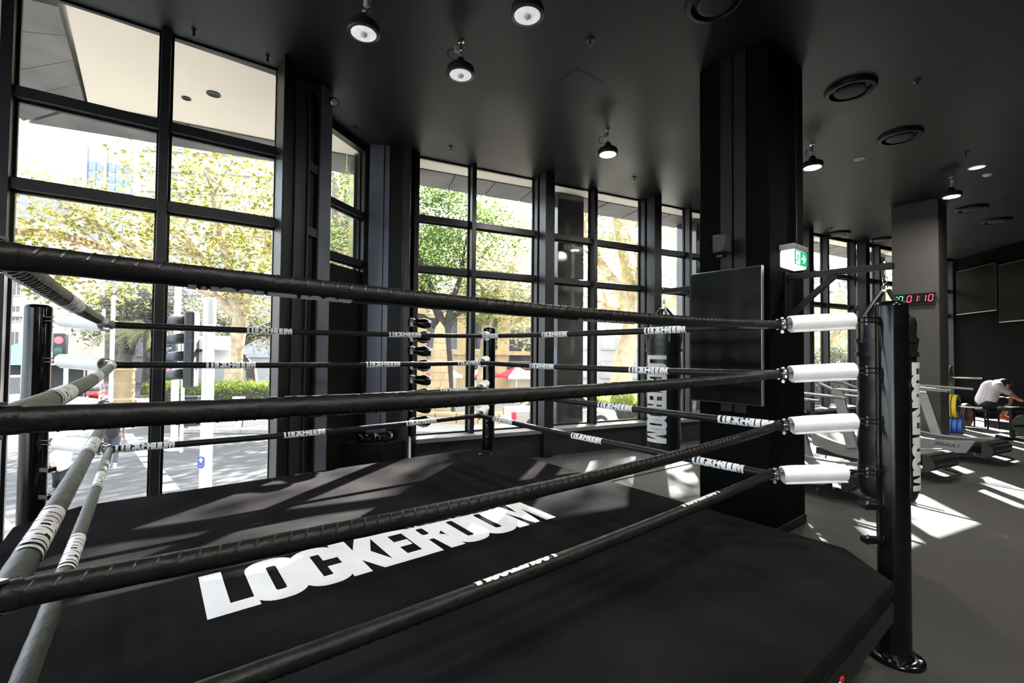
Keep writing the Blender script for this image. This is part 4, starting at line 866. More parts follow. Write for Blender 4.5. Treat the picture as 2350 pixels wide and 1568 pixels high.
figure('shirt', man, [(H0+V3(0.0, 0, 0.06), chest, 0.185, 0.185), (chest, neck+V3(-0.02, 0, -0.01), 0.18, 0.085), (shl+V3(-0.03, 0, 0), shl.lerp(el, 0.75), 0.095, 0.07), (shr+V3(-0.03, 0, 0), shr.lerp(er, 0.75), 0.095, 0.07), (chest, shl, 0.16, 0.1), (chest, shr, 0.16, 0.1), (H0+V3(0, -0.1, 0.08), chest+V3(0, -0.06, 0), 0.14, 0.15), (H0+V3(0, 0.1, 0.08), chest+V3(0, 0.06, 0), 0.14, 0.15)], 'shirt_lilac', 0.016)
figure('shorts', man, [(H0+V3(0, -0.05, -0.02), H0+V3(0.05, 0.05, -0.02), 0.17, 0.17), (hl, hl.lerp(kl, 0.72), 0.135, 0.10), (hr, hr.lerp(kr, 0.72), 0.135, 0.10)], 'cloth_black', 0.016)
figure('hair', man, [(head+V3(-0.03, 0, 0.0), head+V3(0.0, 0, 0.02), 0.102, 0.10)], 'hair_dark', 0.014)
cp = MB(); cp.lathe([(0.112, -0.01), (0.11, 0.04), (0.085, 0.085), (0.04, 0.105), (0, 0.11)], 24, head, (0.15, 0, 1)); cp.build('cap', 'cloth_black', man)
cb = MB(); cb.box(head+V3(0.14, 0, 0.0), (0.12, 0.15, 0.012), Matrix.Rotation(0.5, 3, 'Y')); cb.build('cap_peak', 'cloth_black', man, bev=0.004)
for an_ in (al, ar):
    g = MB(); g.sphere(an_+V3(0.05, 0, -0.055), 0.06, 12, 8, (1, 1, 1)); o = figure('shoe', man, [(an_+V3(-0.02, 0, -0.04), an_+V3(0.17, 0, -0.075), 0.05, 0.035)], 'orange', 0.014)
st_ = thing('low_stool', (hip.x, hip.y, 0), 0.1, label='low black padded seat under the seated man', cat='stool')
MB().b2((-0.2, -0.2, hip.z-0.21), (0.2, 0.2, hip.z-0.145)).build('pad', 'vinyl_black', st_, bev=0.02)
for sx in (-1, 1):
    for sy in (-1, 1): MB().cyl((sx*0.15, sy*0.15, 0), (sx*0.15, sy*0.15, hip.z-0.21), 0.018, n=8).build('leg', 'steel_black', st_)
ft = (al+ar)/2+O; fz = ft.z-0.135
fb_ = thing('foot_block', (ft.x+0.05, ft.y, 0), 0.0, label='low black block under the seated man\'s feet', cat='step')
MB().b2((-0.22, -0.32, 0.04), (0.22, 0.32, max(0.08, fz))).build('block', 'steel_black', fb_, bev=0.01); 
for sx in (-0.18, 0.18): MB().b2((sx-0.03, -0.3, 0), (sx+0.03, 0.3, 0.04)).build('runner', 'plastic_black', fb_, bev=0.004)
# screens on the black wall
wd_ = Vector((RW1[0]-RW0[0], RW1[1]-RW0[1], 0)).normalized(); wang = math.atan2(wd_.y, wd_.x)
def wallscreen(Y, w, h, z, label):
    X = RW0[0]+(Y-RW0[1])*(wd_.x/wd_.y); n = Vector((wd_.y, -wd_.x, 0)); 
    if n.x > 0: n = -n
    t = thing('wall_screen', Vector((X, Y, z))+n*0.09, wang, label=label, cat='television', group='black wall screens'); s_ = 1 if (Matrix.Rotation(wang, 3, 'Z') @ Vector((0, 1, 0))).dot(n) > 0 else -1
    MB().b2((-w/2, -0.03, 0), (w/2, 0.03, h)).build('casing', 'plastic_black', t, bev=0.006); MB().b2((-w/2+0.015, s_*0.031, 0.02), (w/2-0.015, s_*0.034, h-0.015)).build('screen', 'screen_matt', t, smooth=False)
    MB().b2((-w/2, s_*0.031, -0.008), (w/2, s_*0.040, 0.008)).build('lower_trim', 'plastic_grey', t, smooth=False); MB().b2((-0.2, -s_*0.085, h*0.4), (0.2, -s_*0.03, h*0.7)).build('mount', 'steel_black', t, smooth=False)
wallscreen(13.6, 1.6, 1.35, 3.1, 'wide black wall screen beside the grey pillar')
wallscreen(11.9, 1.7, 1.6, 2.75, 'wide black wall screen above the seated man')
# gloves -----------------------------------------------------------------------------
lbl = lockeroom(0.03, 0.11)
def glove_proto():
    t = thing('boxing_glove', (0, 0, 0), 0, label='x', cat='boxing glove', group='x')
    # fist points along +x, cuff towards -x, palm down
    g = MB(); g.sphere((0.06, 0, 0.0), 0.088, 16, 10, (1.15, 0.92, 0.86)); g.sphere((0.0, 0, 0.0), 0.075, 16, 10, (1.15, 0.92, 0.86)); g.sphere((0.10, 0, -0.025), 0.065, 14, 8, (1.0, 1.05, 0.8)); g.cyl((-0.10, 0, 0), (0.0, 0, 0), 0.05, 0.062, 16)
    remesh(g.build('fist', 'gloss_black', t), 0.011, 5)
    g = MB(); g.tube([(-0.03, 0.06, -0.02), (0.03, 0.085, -0.03), (0.085, 0.075, -0.035)], [0.028, 0.034, 0.026], 12); g.sphere((0.088, 0.075, -0.035), 0.026, 12, 8); g.sphere((-0.03, 0.06, -0.02), 0.028, 12, 8); g.build('thumb', 'gloss_black', t)
    MB().lathe([(0.050, -0.155), (0.056, -0.15), (0.058, -0.08), (0.050, -0.075)], 24, axis=(1, 0, 0)).build('cuff', 'plastic_black', t)
    MB().lathe([(0.0585, -0.135), (0.0605, -0.135), (0.0605, -0.095), (0.0585, -0.095)], 24, axis=(1, 0, 0)).build('cuff_strap', 'print_white', t)
    Rb = 0.0625; w = lockeroom(0.034, 0.15); pr = MB(); pr.v = [(-0.115-y, Rb*math.sin(x/Rb), Rb*math.cos(x/Rb)) for x, y, z in w.v]; pr.f = w.f; pr.build('cuff_lettering', 'plastic_black', t, smooth=False)
    MB().tube([(0.13, -0.05, 0.045), (0.15, 0.0, 0.035), (0.145, 0.05, 0.03)], 0.004, 6).build('piping', 'print_white', t)
    return t
gp = glove_proto(); first = True
rk = thing('glove_rack', (-1.515, 7.06, 0.47), 0, label='black upright glove rack on the ledge beside the blue-grey pier', cat='rack')
MB().b2((-0.02, -0.02, 0), (0.02, 0.02, 1.75)).build('upright', 'steel_black', rk, smooth=False); MB().b2((-0.02, -0.06, 0), (0.08, 0.03, 0.012)).build('foot', 'steel_black', rk)
gl = [742, 773, 806, 838, 872, 904, 936, 967]
gpos = ['topmost of the rack', 'second from the top of the rack', 'third from the top of the rack', 'fourth from the top of the rack', 'fifth from the top of the rack', 'sixth from the top of the rack', 'seventh from the top of the rack', 'lowest of the rack']
for k, py in enumerate(gl):
    P = at(964, py, 6.90); o = gp if first else copytree(gp); first = False
    o.location = (P.x, P.y, P.z); o.rotation_euler = (0.5*(-1)**k+1.57*(k % 2)*0, 0.08*(-1)**k, 0.05+0.1*(-1)**k); o['label'] = 'black boxing glove with white strap, '+gpos[k]; o['group'] = 'gloves on the rack'; o.scale = (1.04, 1.06, 1.06)
    MB().cyl((0.0, -0.01, P.z-0.44), (0.03, -0.045, P.z-0.44), 0.008, n=8).build('peg', 'chrome', rk)
bx = thing('low_box', (-2.0, 6.65, 0), 0, label='low black box with two boxing gloves on it', cat='box')
MB().prism([(x+2.0, y-6.65) for x, y in [(-2.40, 6.52), (-1.81, 6.47), (-1.60, 6.81), (-2.24, 6.79)]], 0, 0.465).build('body', 'black_paint', bx, smooth=False, bev=0.006)
MB().prism([(x+2.0, y-6.65) for x, y in [(-2.42, 6.51), (-1.80, 6.455), (-1.585, 6.815), (-2.25, 6.80)]], 0.466, 0.484).build('lid', 'steel_dark', bx, smooth=False, bev=0.004)
for k, (x, y, rz) in enumerate(((-2.05, 6.60, -2.2), (-1.82, 6.62, -2.0))):
    o = copytree(gp, None, (x, y, 0.562), rz, ('black boxing glove on the low box, nearer the corner pier', 'black boxing glove on the low box, beside the rack')[k]); o['group'] = 'gloves on the box'; o.rotation_euler = (0, 0, rz); o.scale = (0.9, 0.9, 0.9)
t = thing('phone', (W(1.79, -1.74, 0).x, W(1.79, -1.74, 0).y, CZ), 0.2, label='small black phone lying on the canvas near the far post', cat='phone')
MB().b2((-0.075, -0.036, 0.0), (0.075, 0.036, 0.010)).build('casing', 'plastic_black', t, bev=0.003); MB().b2((-0.07, -0.032, 0.0102), (0.07, 0.032, 0.0112)).build('screen', 'screen_black', t, smooth=False)
# ================================================================ the street outside
SL = -0.04
def gpt(x, y, dz=0.0): return (x, y, gz(y)+dz)
def slab(poly, t0, t1):
    """prism that follows the slope of the street"""
    n = len(poly); ar = sum(poly[i][0]*poly[(i+1) % n][1]-poly[(i+1) % n][0]*poly[i][1] for i in range(n))
    if ar < 0: poly = poly[::-1]
    return MB().add([gpt(x, y, t0) for x, y in poly]+[gpt(x, y, t1) for x, y in poly], [tuple(reversed(range(n))), tuple(range(n, 2*n))]+[(i, (i+1) % n, n+(i+1) % n, n+i) for i in range(n)])
slab([(-160, 2.0), (120, 2.0), (120, 230), (-160, 230)], -0.6, 0.0).build('floor_street', 'asphalt', smooth=False, label='grey asphalt street outside the windows', kind='structure')
MB().b2((-160, -120, -1.6), (120, 2.0, -1.05)).build('floor_street_rear', 'asphalt', smooth=False, label='grey asphalt street on the far side of the building', kind='structure')
fp = [(-14.2, 19.6), (60, 19.6), (60, 120), (-60, 120), (-30.5, 46)]
slab([(-13.9, 19.75), (60, 19.75), (60, 120), (-62, 120), (-30.2, 46)], 0.002, 0.14).build('floor_square', 'paving', smooth=False, label='pale paved square across the street', kind='structure')
slab([(-6.0, 2.2), (20, 2.2), (20, 17.5), (8.5, 14.8), (-1.6, 10.2), (-4.3, 8.8), (-7.2, 7.2), (-7.2, 2.4)], 0.002, 0.10).build('floor_footpath', 'paving', smooth=False, label='pale concrete footpath below the windows', kind='structure')
kb = thing('trim_kerb', gpt(-13, 19.6), 0, label='sandstone kerb along the far side of the street', kind='structure')
for k in range(26):
    x0 = -14.1+k*1.3; MB().b2((x0+13.0, -0.02, 0.0), (x0+13.0+1.28, 0.14, 0.16)).build('kerb_stone', 'kerb_stone', kb, smooth=False, bev=0.01)
rm = thing('trim_road_marking', gpt(-11, 14.5), 0, label='white dashed crossing lines painted on the street', kind='structure')
def dash(a, b, n, w, fill=0.7):
    for k in range(n):
        t0, t1 = k/n, (k+fill)/n; p0 = Vector((*lerp2(a, b, t0), 0)); p1 = Vector((*lerp2(a, b, t1), 0)); d = (p1-p0).normalized(); nn = Vector((-d.y, d.x, 0))*w/2
        q = [p0-nn, p1-nn, p1+nn, p0+nn]
        m = slab([(v.x, v.y) for v in q], 0.002, 0.008); m.v = [(x+11, y-14.5, z-gz(14.5)) for x, y, z in m.v]; m.build('dash', 'road_white', rm, smooth=False)
dash((-15.8, 19.0), (-6.6, 9.3), 12, 0.32)
dash((-17.5, 14.0), (-8.3, 7.6), 9, 0.32)
# ---------------------------------------------------------------- trees
def leaf_cloud(name, m, parent, centers, per, spread, size, shape='quad', flat=0.5, seed=1):
    r = np.random.default_rng(seed)
    C = np.repeat(np.array(centers), per, axis=0); N = len(C)
    P = C[:, :3]+r.normal(0, 1, (N, 3))*spread*np.array([1, 1, 0.7])
    if shape == 'star': T = np.array([(0, -0.5, 0), (0.16, -0.12, 0), (0.5, -0.05, -0.05), (0.24, 0.14, 0), (0.30, 0.5, -0.06), (0.0, 0.27, 0.03), (-0.30, 0.5, -0.06), (-0.24, 0.14, 0), (-0.5, -0.05, -0.05), (-0.16, -0.12, 0)])
    else: T = np.array([(0, -0.5, 0), (0.24, 0, 0.04), (0, 0.5, 0), (-0.24, 0, 0.04)])
    a, b, c = r.uniform(0, 2*PI, N), r.normal(0, flat, N), r.normal(0, flat, N)
    ca, sa, cb, sb, cc, sc = np.cos(a), np.sin(a), np.cos(b), np.sin(b), np.cos(c), np.sin(c)
    R = np.stack([np.stack([ca*cb, ca*sb*sc-sa*cc, ca*sb*cc+sa*sc], 1), np.stack([sa*cb, sa*sb*sc+ca*cc, sa*sb*cc-ca*sc], 1), np.stack([-sb, cb*sc, cb*cc], 1)], 1)
    S = size*r.uniform(0.65, 1.3, N)
    Vt = (np.einsum('nij,kj->nki', R, T)*S[:, None, None]+P[:, None, :]).reshape(-1, 3)
    k = len(T); me = bpy.data.meshes.new(name); me.vertices.add(len(Vt)); me.vertices.foreach_set('co', Vt.astype(np.float32).ravel())
    me.loops.add(N*k); me.loops.foreach_set('vertex_index', np.arange(N*k, dtype=np.int32)); me.polygons.add(N)
    me.polygons.foreach_set('loop_start', np.arange(0, N*k, k, dtype=np.int32)); me.update(calc_edges=True); me.materials.append(MATS[m])
    return link(name, me, parent, kind='stuff')
def tree(name, x, y, th, tr, lean, blobs, nb, per, spread, size, leaf, bark, label, group, shape='quad', seed=3, limbs=None, zb=None):
    """blobs: list of (centre offset, radii) ellipsoids, in metres above the base"""
    r = random.Random(seed); z0 = gz(y)+(0.14 if y > 20 else 0)
    t = thing(name, (x, y, z0 if zb is None else zb), 0, label=label, cat='tree', group=group)
    top = Vector((lean[0], lean[1], th)); m = MB()
    tp = [Vector((0, 0, -0.1)), Vector((lean[0]*0.1, lean[1]*0.1, th*0.12)), Vector((lean[0]*0.2+0.1*tr, lean[1]*0.4, th*0.5)), top]
    m.tube(tp, [tr*1.5, tr*1.12, tr*0.92, tr*0.85], 14)
    cents = []; tot = sum(b[1][0]*b[1][1]*b[1][2] for b in blobs)
    for c, rad in blobs:
        k = max(2, int(nb*rad[0]*rad[1]*rad[2]/tot))
        for _ in range(k):
            while True:
                q = Vector((r.uniform(-1, 1), r.uniform(-1, 1), r.uniform(-1, 1)))
                if q.length < 1 and q.length > 0.35: break
            cents.append((c[0]+q.x*rad[0], c[1]+q.y*rad[1], c[2]+q.z*rad[2]))
    m.build('trunk', bark, t)
    for c, rad in blobs:
        e = Vector(c); mid = top.lerp(e, 0.5)+Vector((r.uniform(-.3, .3), r.uniform(-.3, .3), r.uniform(-.2, .5)))
        lm = MB().tube([top-Vector((0, 0, tr)), top.lerp(mid, 0.5)+Vector((0, 0, 0.2)), mid, e], [tr*0.72, tr*0.55, tr*0.42, tr*0.16], 10)
        near = sorted(cents, key=lambda q: (Vector(q)-e).length)[:9]
        for q in near: q = Vector(q); s_ = mid.lerp(e, r.uniform(0.1, 0.9)); lm.tube([s_, s_.lerp(q, 0.5)+Vector((0, 0, r.uniform(-.2, .3))), q], [tr*0.17, tr*0.11, tr*0.03], 6)
        lm.build('limb', bark, t)
    leaf_cloud('foliage', leaf, t, cents, per, spread, size, shape, seed=seed)
    return t
tree('plane_tree', -22.2, 36.5, 7.2, 0.62, (0.6, 0, 0), [((-4.5, 0, 13.5), (5.5, 4.5, 4.0)), ((-10.5, -1, 11.5), (5.0, 4, 4.2)), ((2.2, 0, 10.5), (5.0, 4.5, 3.6)), ((-1, -2, 18), (6, 4, 3)), ((-13, -2, 15.8), (4.5, 3.5, 3.0)), ((3.5, 1, 15), (3.5, 3, 3.5))], 240, 32, 0.80, 0.40, 'leaf_plane', 'bark_pale', 'tall pale-barked plane tree with yellow leaves outside the street window', 'plane trees', 'star', 5)
tree('plane_tree', 6.6, 28.5, 6.0, 0.66, (1.0, 0, 0), [((1.2, -1, 12.0), (4.2, 4.5, 3.6)), ((-3.0, -1, 12.0), (4.0, 4.0, 3.4)), ((4.0, 0, 7.6), (2.8, 3.0, 2.2)), ((-1.2, 0, 7.0), (3.2, 3.5, 2.2)), ((-0.6, 0, 16.5), (4.6, 4.5, 3.0))], 250, 40, 0.46, 0.29, 'leaf_plane_pale', 'bark_pale', 'pale-barked plane tree seen past the hanging punching bag', 'plane trees', 'star', 9)
tree('plane_tree', -2.2, 33.0, 5.0, 0.4, (0.3, 0, 0), [((0, 0, 9), (3.5, 3, 3.2)), ((3.0, 0, 6.6), (3.0, 3, 2.4)), ((2.5, 1, 11), (3, 3, 2.5))], 100, 34, 0.7, 0.32, 'leaf_plane_pale', 'bark_pale', 'yellow plane tree behind the ring post by the obelisk', 'plane trees', 'star', 15)
tree('fig_tree', -4.1, 29.5, 5.4, 0.36, (-0.2, 0, 0), [((-3.5, 0, 10), (4.2, 4, 3.4)), ((1.0, 1, 11.5), (3.5, 4, 3.2)), ((-6.5, 1, 7.5), (3.2, 3.5, 2.4)), ((1.6, 2, 7.0), (2.4, 3, 1.7)), ((-3.5, 0, 15), (4.5, 4, 2.6))], 320, 80, 0.66, 0.27, 'leaf_fig', 'bark_dark', 'dark-trunked green fig tree beside the obelisk', 'fig trees', 'quad', 21)
tree('fig_tree', -24.0, 43.0, 5.0, 0.5, (-2.2, 0, 0), [((-3.2, 0, 7.4), (4.0, 4, 2.6)), ((2.6, 0, 7.6), (4, 4, 3.0)), ((6, 0, 5.6), (3.5, 3, 2.3))], 170, 60, 0.8, 0.33, 'leaf_olive', 'bark_dark', 'dark spreading fig tree behind the pale trunk of the plane tree', 'fig trees', 'quad', 25)
tree('fig_tree', -48.5, 58.0, 4.0, 0.5, (0, 0, 0), [((-1, 0, 8.4), (4.2, 4, 3.6)), ((3.5, 0, 10.5), (4.2, 4, 3.4))], 110, 60, 1.0, 0.45, 'leaf_olive', 'bark_dark', 'grey-green tree behind the palm by the street', 'fig trees', 'quad', 27)
tree('plane_tree', 22.5, 33.0, 5.0, 0.4, (0, 0, 0), [((0, 0, 6.2), (4.5, 3, 2.6)), ((5, 0, 7.4), (4.5, 3, 3.0))], 110, 44, 0.9, 0.36, 'leaf_plane_pale', 'bark_pale', 'yellow tree seen between the posts past the black pillar', 'plane trees', 'star', 29)
def hedge(name, c, d, label, n=240, per=26, leaf='leaf_hedge'):
    t = thing(name, c, 0, label=label, cat='hedge'); r = random.Random(4)
    cs = [(r.uniform(-d[0], d[0]), r.uniform(-d[1], d[1]), d[2]*(1-abs(r.gauss(0, 0.35)))) for _ in range(n)]
    leaf_cloud('foliage', leaf, t, [q for q in cs if q[2] > 0.05], per, 0.22, 0.16, 'quad', 0.8, 31); MB().b2((-d[0]*0.93, -d[1]*0.8, 0), (d[0]*0.93, d[1]*0.8, d[2]*0.72)).build('core', 'bark_dark', t, bev=0.2)
hedge('hedge', gpt(-19.6, 34.0, 0.14), (6.9, 0.9, 1.5), 'clipped bright green hedge below the plane tree', 520, 34)
hedge('planting', gpt(4.0, 24.8, 0.14), (3.4, 0.5, 1.3), 'strappy green planting behind the low stone wall', 160, 30)
hedge('shrub', gpt(9.2, 27.2, 0.14), (1.8, 0.6, 0.8), 'low green shrubs beside the pale plane tree', 90, 26)
hedge('shrub', gpt(20.0, 27.0, 0.14), (4.2, 0.9, 4.0), 'tall grey-green shrub seen past the black pillar', 420, 30, 'leaf_olive')
# palm
pt = thing('palm_tree', gpt(-34.9, 44.0, 0.14), 0, label='feathery palm at the street corner', cat='palm')
MB().tube([(0, 0, 0), (0.1, 0, 3.0), (0, 0, 6.2)], [0.5, 0.42, 0.38], 12).build('trunk', 'bark_dark', pt)
rp = random.Random(8)
for k in range(22):
    a = 2*PI*k/22+rp.uniform(-.15, .15); el = rp.uniform(-0.1, 1.2); L = rp.uniform(3.6, 4.8); m = MB(); pts = []
    for q in range(9):
        s = q/8; rr_ = L*s; pts.append(Vector((math.cos(a)*rr_*math.cos(el*(1-s)), math.sin(a)*rr_*math.cos(el*(1-s)), 6.2+rr_*math.sin(el)*(1-0.6*s)-1.5*s*s)))
    m.tube(pts, [0.05*(1-0.8*q/8) for q in range(9)], 5)
    for q in range(1, 9):
        for e in range(3):
            f_ = q-1+(e+1)/3.0; i0 = min(7, int(f_)); p = pts[i0].lerp(pts[i0+1], f_-i0); d = (pts[i0+1]-pts[i0]).normalized(); sd_ = d.cross(Vector((0, 0, 1))).normalized()
            for sg in (-1, 1):
                tip = p+sd_*sg*0.45+d*0.35-Vector((0, 0, 0.45)); w_ = d*0.05; m.add([tuple(p-w_), tuple(p+w_), tuple(tip)], [(0, 1, 2)])
    m.build('frond', 'leaf_palm', pt, smooth=False)
# ---------------------------------------------------------------- obelisk
ob = thing('obelisk', gpt(-4.1, 26.0, 0.14), 0.5, label='sandstone obelisk on a stepped base in the square', cat='monument')
nb_ = 12; Hh = 5.0
for k in range(nb_):
    z0_, z1_ = Hh*k/nb_, Hh*(k+1)/nb_-0.012; w0, w1 = 0.56-0.34*z0_/Hh, 0.56-0.34*z1_/Hh
    for sgn in ((-1, 0), (0, 1)):
        x0, x1 = (-1, -0.01+(0.25 if k % 2 else -0.2)) if sgn[0] else (0.01+(0.25 if k % 2 else -0.2), 1)
        MB().add([(x0*w0, -w0, z0_), (x1*w0, -w0, z0_), (x1*w0, w0, z0_), (x0*w0, w0, z0_), (x0*w1, -w1, z1_), (x1*w1, -w1, z1_), (x1*w1, w1, z1_), (x0*w1, w1, z1_)], [(0,3,2,1),(4,5,6,7),(0,1,5,4),(1,2,6,5),(2,3,7,6),(3,0,4,7)]).build('stone_block', 'sandstone', ob, smooth=False, bev=0.008)
MB().add([(-.22, -.22, Hh), (.22, -.22, Hh), (.22, .22, Hh), (-.22, .22, Hh), (0, 0, Hh+0.40)], [(0, 3, 2, 1), (0, 1, 4), (1, 2, 4), (2, 3, 4), (3, 0, 4)]).build('cap_stone', 'sandstone', ob, smooth=False)
MB().lathe([(0, 0.0), (0.20, 0.0), (0.20, 0.03), (0.13, 0.05), (0, 0.05)], 20, (0.0, -0.575, 1.55), (0, -1, 0.07)).build('medallion', 'sandstone', ob)
MB().b2((-0.95, -0.95, -0.10), (0.95, 0.95, 0.0)).build('step', 'sandstone', ob, smooth=False, bev=0.01)
rw = thing('stone_wall', gpt(-3.6, 24.6, 0.0), 0, label='low curved sandstone wall around the obelisk garden', cat='wall')
for k in range(18):
    a0, a1 = PI*1.08+PI*0.84*k/18, PI*1.08+PI*0.84*(k+0.97)/18; Ra, Rb_ = 4.4, 4.85; ctr = (0.9, 3.0)
    poly = [(ctr[0]+Ra*math.cos(a0)*1.5, ctr[1]+Ra*math.sin(a0)), (ctr[0]+Ra*math.cos(a1)*1.5, ctr[1]+Ra*math.sin(a1)), (ctr[0]+Rb_*math.cos(a1)*1.5, ctr[1]+Rb_*math.sin(a1)), (ctr[0]+Rb_*math.cos(a0)*1.5, ctr[1]+Rb_*math.sin(a0))]
    MB().prism(poly, 0.1, 0.55).build('course_block', 'sandstone', rw, smooth=False, bev=0.01); MB().prism(poly, 0.56, 0.72).build('coping_block', 'sandstone', rw, smooth=False, bev=0.02)
# ---------------------------------------------------------------- buildings
def winset(t, rows, cols, x0, z0, dx, dz, w, h, y, glass, frame, sub=True, skip=()):
    fm = MB(); e = 0.12
    fm.b2((-w/2-e, -0.12, -e), (-w/2, 0.0, h+e)); fm.b2((w/2, -0.12, -e), (w/2+e, 0.0, h+e)); fm.b2((-w/2, -0.12, h), (w/2, 0.0, h+e)); fm.b2((-w/2-e, -0.2, -e-0.05), (w/2+e, 0.0, -e+0.08))
    fme = fm.mesh('window', frame, smooth=False); pme = MB().b2((-w/2, -0.06, 0), (w/2, -0.03, h)).mesh('pane', glass, smooth=False); bme = MB().b2((-0.04, -0.08, 0), (0.04, -0.055, h)).mesh('glazing_bar', frame, smooth=False)
    for r_ in range(rows):
        for c_ in range(cols):
            if (r_, c_) in skip: continue
            o = link('window', fme, t, loc=(x0+c_*dx, y, z0+r_*dz)); link('pane', pme, o)
            if sub: link('glazing_bar', bme, o)
ho = thing('sandstone_hotel', gpt(-60.7, 60), 0.12, label='sandstone corner hotel with bracketed cornice', cat='building')
MB().b2((-30, 0, -4), (0, 9.5, 20.6)).build('wall', 'hotel_stone', ho, smooth=False)
MB().b2((-30.6, -0.9, 20.6), (0.9, 10.2, 21.3)).build('cornice', 'hotel_stone', ho, smooth=False)
for k in range(31): MB().b2((-29.6+k*0.97, -0.75, 19.9), (-29.2+k*0.97, 0.0, 20.6)).build('bracket', 'terracotta', ho, smooth=False)
for k in range(10): MB().b2((0.0, 0.2+k*0.97, 19.9), (0.75, 0.6+k*0.97, 20.6)).build('bracket', 'terracotta', ho, smooth=False)
MB().b2((-28, 1, 21.3), (-1, 8.5, 23.0)).build('attic', 'roof_grey', ho, smooth=False); MB().b2((-12, 2, 23.0), (-3, 8, 26.4)).build('plant_room', 'roof_grey', ho, smooth=False)
MB().b2((-30.3, -0.5, 9.2), (0.4, 0.0, 9.8)).build('string_course', 'hotel_stone', ho, smooth=False); MB().b2((-30.3, -0.5, 5.0), (0.4, 0.0, 5.5)).build('string_course', 'terracotta', ho, smooth=False)
winset(ho, 5, 12, -28.3, 2.0, 2.45, 3.35, 0.95, 1.9, 0.0, 'window_dark', 'hotel_stone')
sd2 = thing('terrace_row', gpt(-65.5, 72.5), 0.12+PI/2+0.28, label='cream terrace building running down the side street', cat='building')
MB().b2((0, 0, -4), (17, 10, 14)).build('wall', 'terrace_stone', sd2, smooth=False); MB().b2((-0.3, -0.8, 14), (17, 10, 14.8)).build('cornice', 'terracotta', sd2, smooth=False)
winset(sd2, 4, 6, 1.8, 1.0, 2.7, 3.4, 1.3, 2.2, 0.0, 'window_dark', 'terrace_stone')
fe = thing('street_end_block', gpt(-78, 112), 0.1, label='cream arcaded building closing the side street', cat='building')
MB().b2((-6, 0, -6), (26, 12, 13)).build('wall', 'terrace_stone', fe, smooth=False); MB().b2((-6.3, -0.7, 13), (26.3, 12, 13.8)).build('cornice', 'terracotta', fe, smooth=False)
winset(fe, 4, 9, -4, -3.5, 3.4, 4.1, 1.7, 2.7, 0.0, 'window_dark', 'terrace_stone')
tw = thing('glass_tower', gpt(-133, 150, -3), 0.3, label='tall blue glass office tower down the street', cat='building')
MB().b2((-6.3, 0.3, 0), (6.6, 18, 78)).build('wall', 'tower_frame', tw, smooth=False)
pme = MB().b2((-1.02, 0, 0), (1.02, 0.25, 2.9)).mesh('pane', 'tower_glass', smooth=False)
for r_ in range(21):
    for c_ in range(5): link('pane', pme, tw, loc=(-5.0+c_*2.33+(0.6 if c_ > 1 else 0), 0.0, 3.0+r_*3.35))
MB().b2((-1.55, -0.6, 0), (-0.85, 0.3, 79)).build('fin', 'office_white', tw, smooth=False); MB().b2((-6.6, -0.4, 0), (-6.1, 0.3, 78.5)).build('fin', 'office_white', tw, smooth=False)
of = thing('office_block', gpt(-47, 84), 0.12, label='white office block with bands of windows', cat='building')
MB().b2((-20, 0, -6), (13, 18, 46)).build('wall', 'office_white', of, smooth=False)
pme = MB().b2((-1.1, -0.05, 0), (1.1, 0.02, 1.75)).mesh('pane', 'window_grey', smooth=False); sme = MB().b2((-16.5, -0.35, -0.2), (16.5, 0.0, 0)).mesh('window_ledge', 'office_white', smooth=False)
for r_ in range(11):
    link('window_ledge', sme, of, loc=(-3.5, 0, 5.0+r_*3.7))
    for c_ in range(13): link('pane', pme, of, loc=(-18.6+c_*2.45, 0.0, 5.0+r_*3.7))
rb = thing('brick_block', gpt(-29.5, 84.0), 0.0, label='brown brick tower beside the white office block', cat='building')
MB().b2((-2.6, 0, -6), (9, 16, 44)).build('wall', 'brick_red', rb, smooth=False); winset(rb, 9, 4, -1.2, 4, 2.7, 4.2, 1.1, 2.3, 0.0, 'window_dark', 'brick_red')
mb_ = thing('corner_bar', gpt(0.2, 46.0, 0.14), 0.02, label='cream building with the red lettered sign and awning', cat='building')
MB().b2((-9.6, 0, 0), (5.2, 14, 17)).build('wall', 'hotel_stone', mb_, smooth=False)
for x in (-9.1, -5.2, -1.2, 3.6): MB().b2((x-0.45, -0.5, 0), (x+0.45, 0, 12)).build('pilaster', 'sandstone', mb_, smooth=False)
for z in (4.2, 7.8): MB().b2((-9.6, -0.7, z), (5.2, 0, z+0.4)).build('string_course', 'sandstone', mb_, smooth=False)
wn_ = MB().b2((-1.6, -0.08, 0), (1.6, -0.02, 3.4)).mesh('shop_window', 'window_dark', smooth=False); wb = MB().b2((-0.05, -0.12, 0), (0.05, -0.08, 3.4)).mesh('glazing_bar', 'steel_dark', smooth=False)
for x, z in ((1.15, 3.6), (1.15, 8.6), (-3.2, 4.8), (-7.2, 4.8)):
    o = link('shop_window', wn_, mb_, loc=(x, 0, z)); 
    for q in (-0.55, 0.55): link('glazing_bar', wb, o, loc=(q, 0, 0))
for x in (-3.2, -7.2): MB().lathe([(0, 0), (1.1, 0), (1.1, 0.1), (0, 0.1)], 24, (x, -0.05, 2.6), (0, -1, 0)).build('arched_opening', 'window_dark', mb_)
sb = MB().b2((-0.55, -0.35, 2.72), (2.95, -0.1, 3.52)).build('sign_board', 'signal_black', mb_, smooth=False)
w = fontword("MARY'S", 0.46, 2.1, 0.03); w.xform(frame_mat((1.2, -0.36, 3.12), (1, 0, 0), (0, 0, 1))); w.build('sign_lettering', 'neon_red', sb, smooth=False)
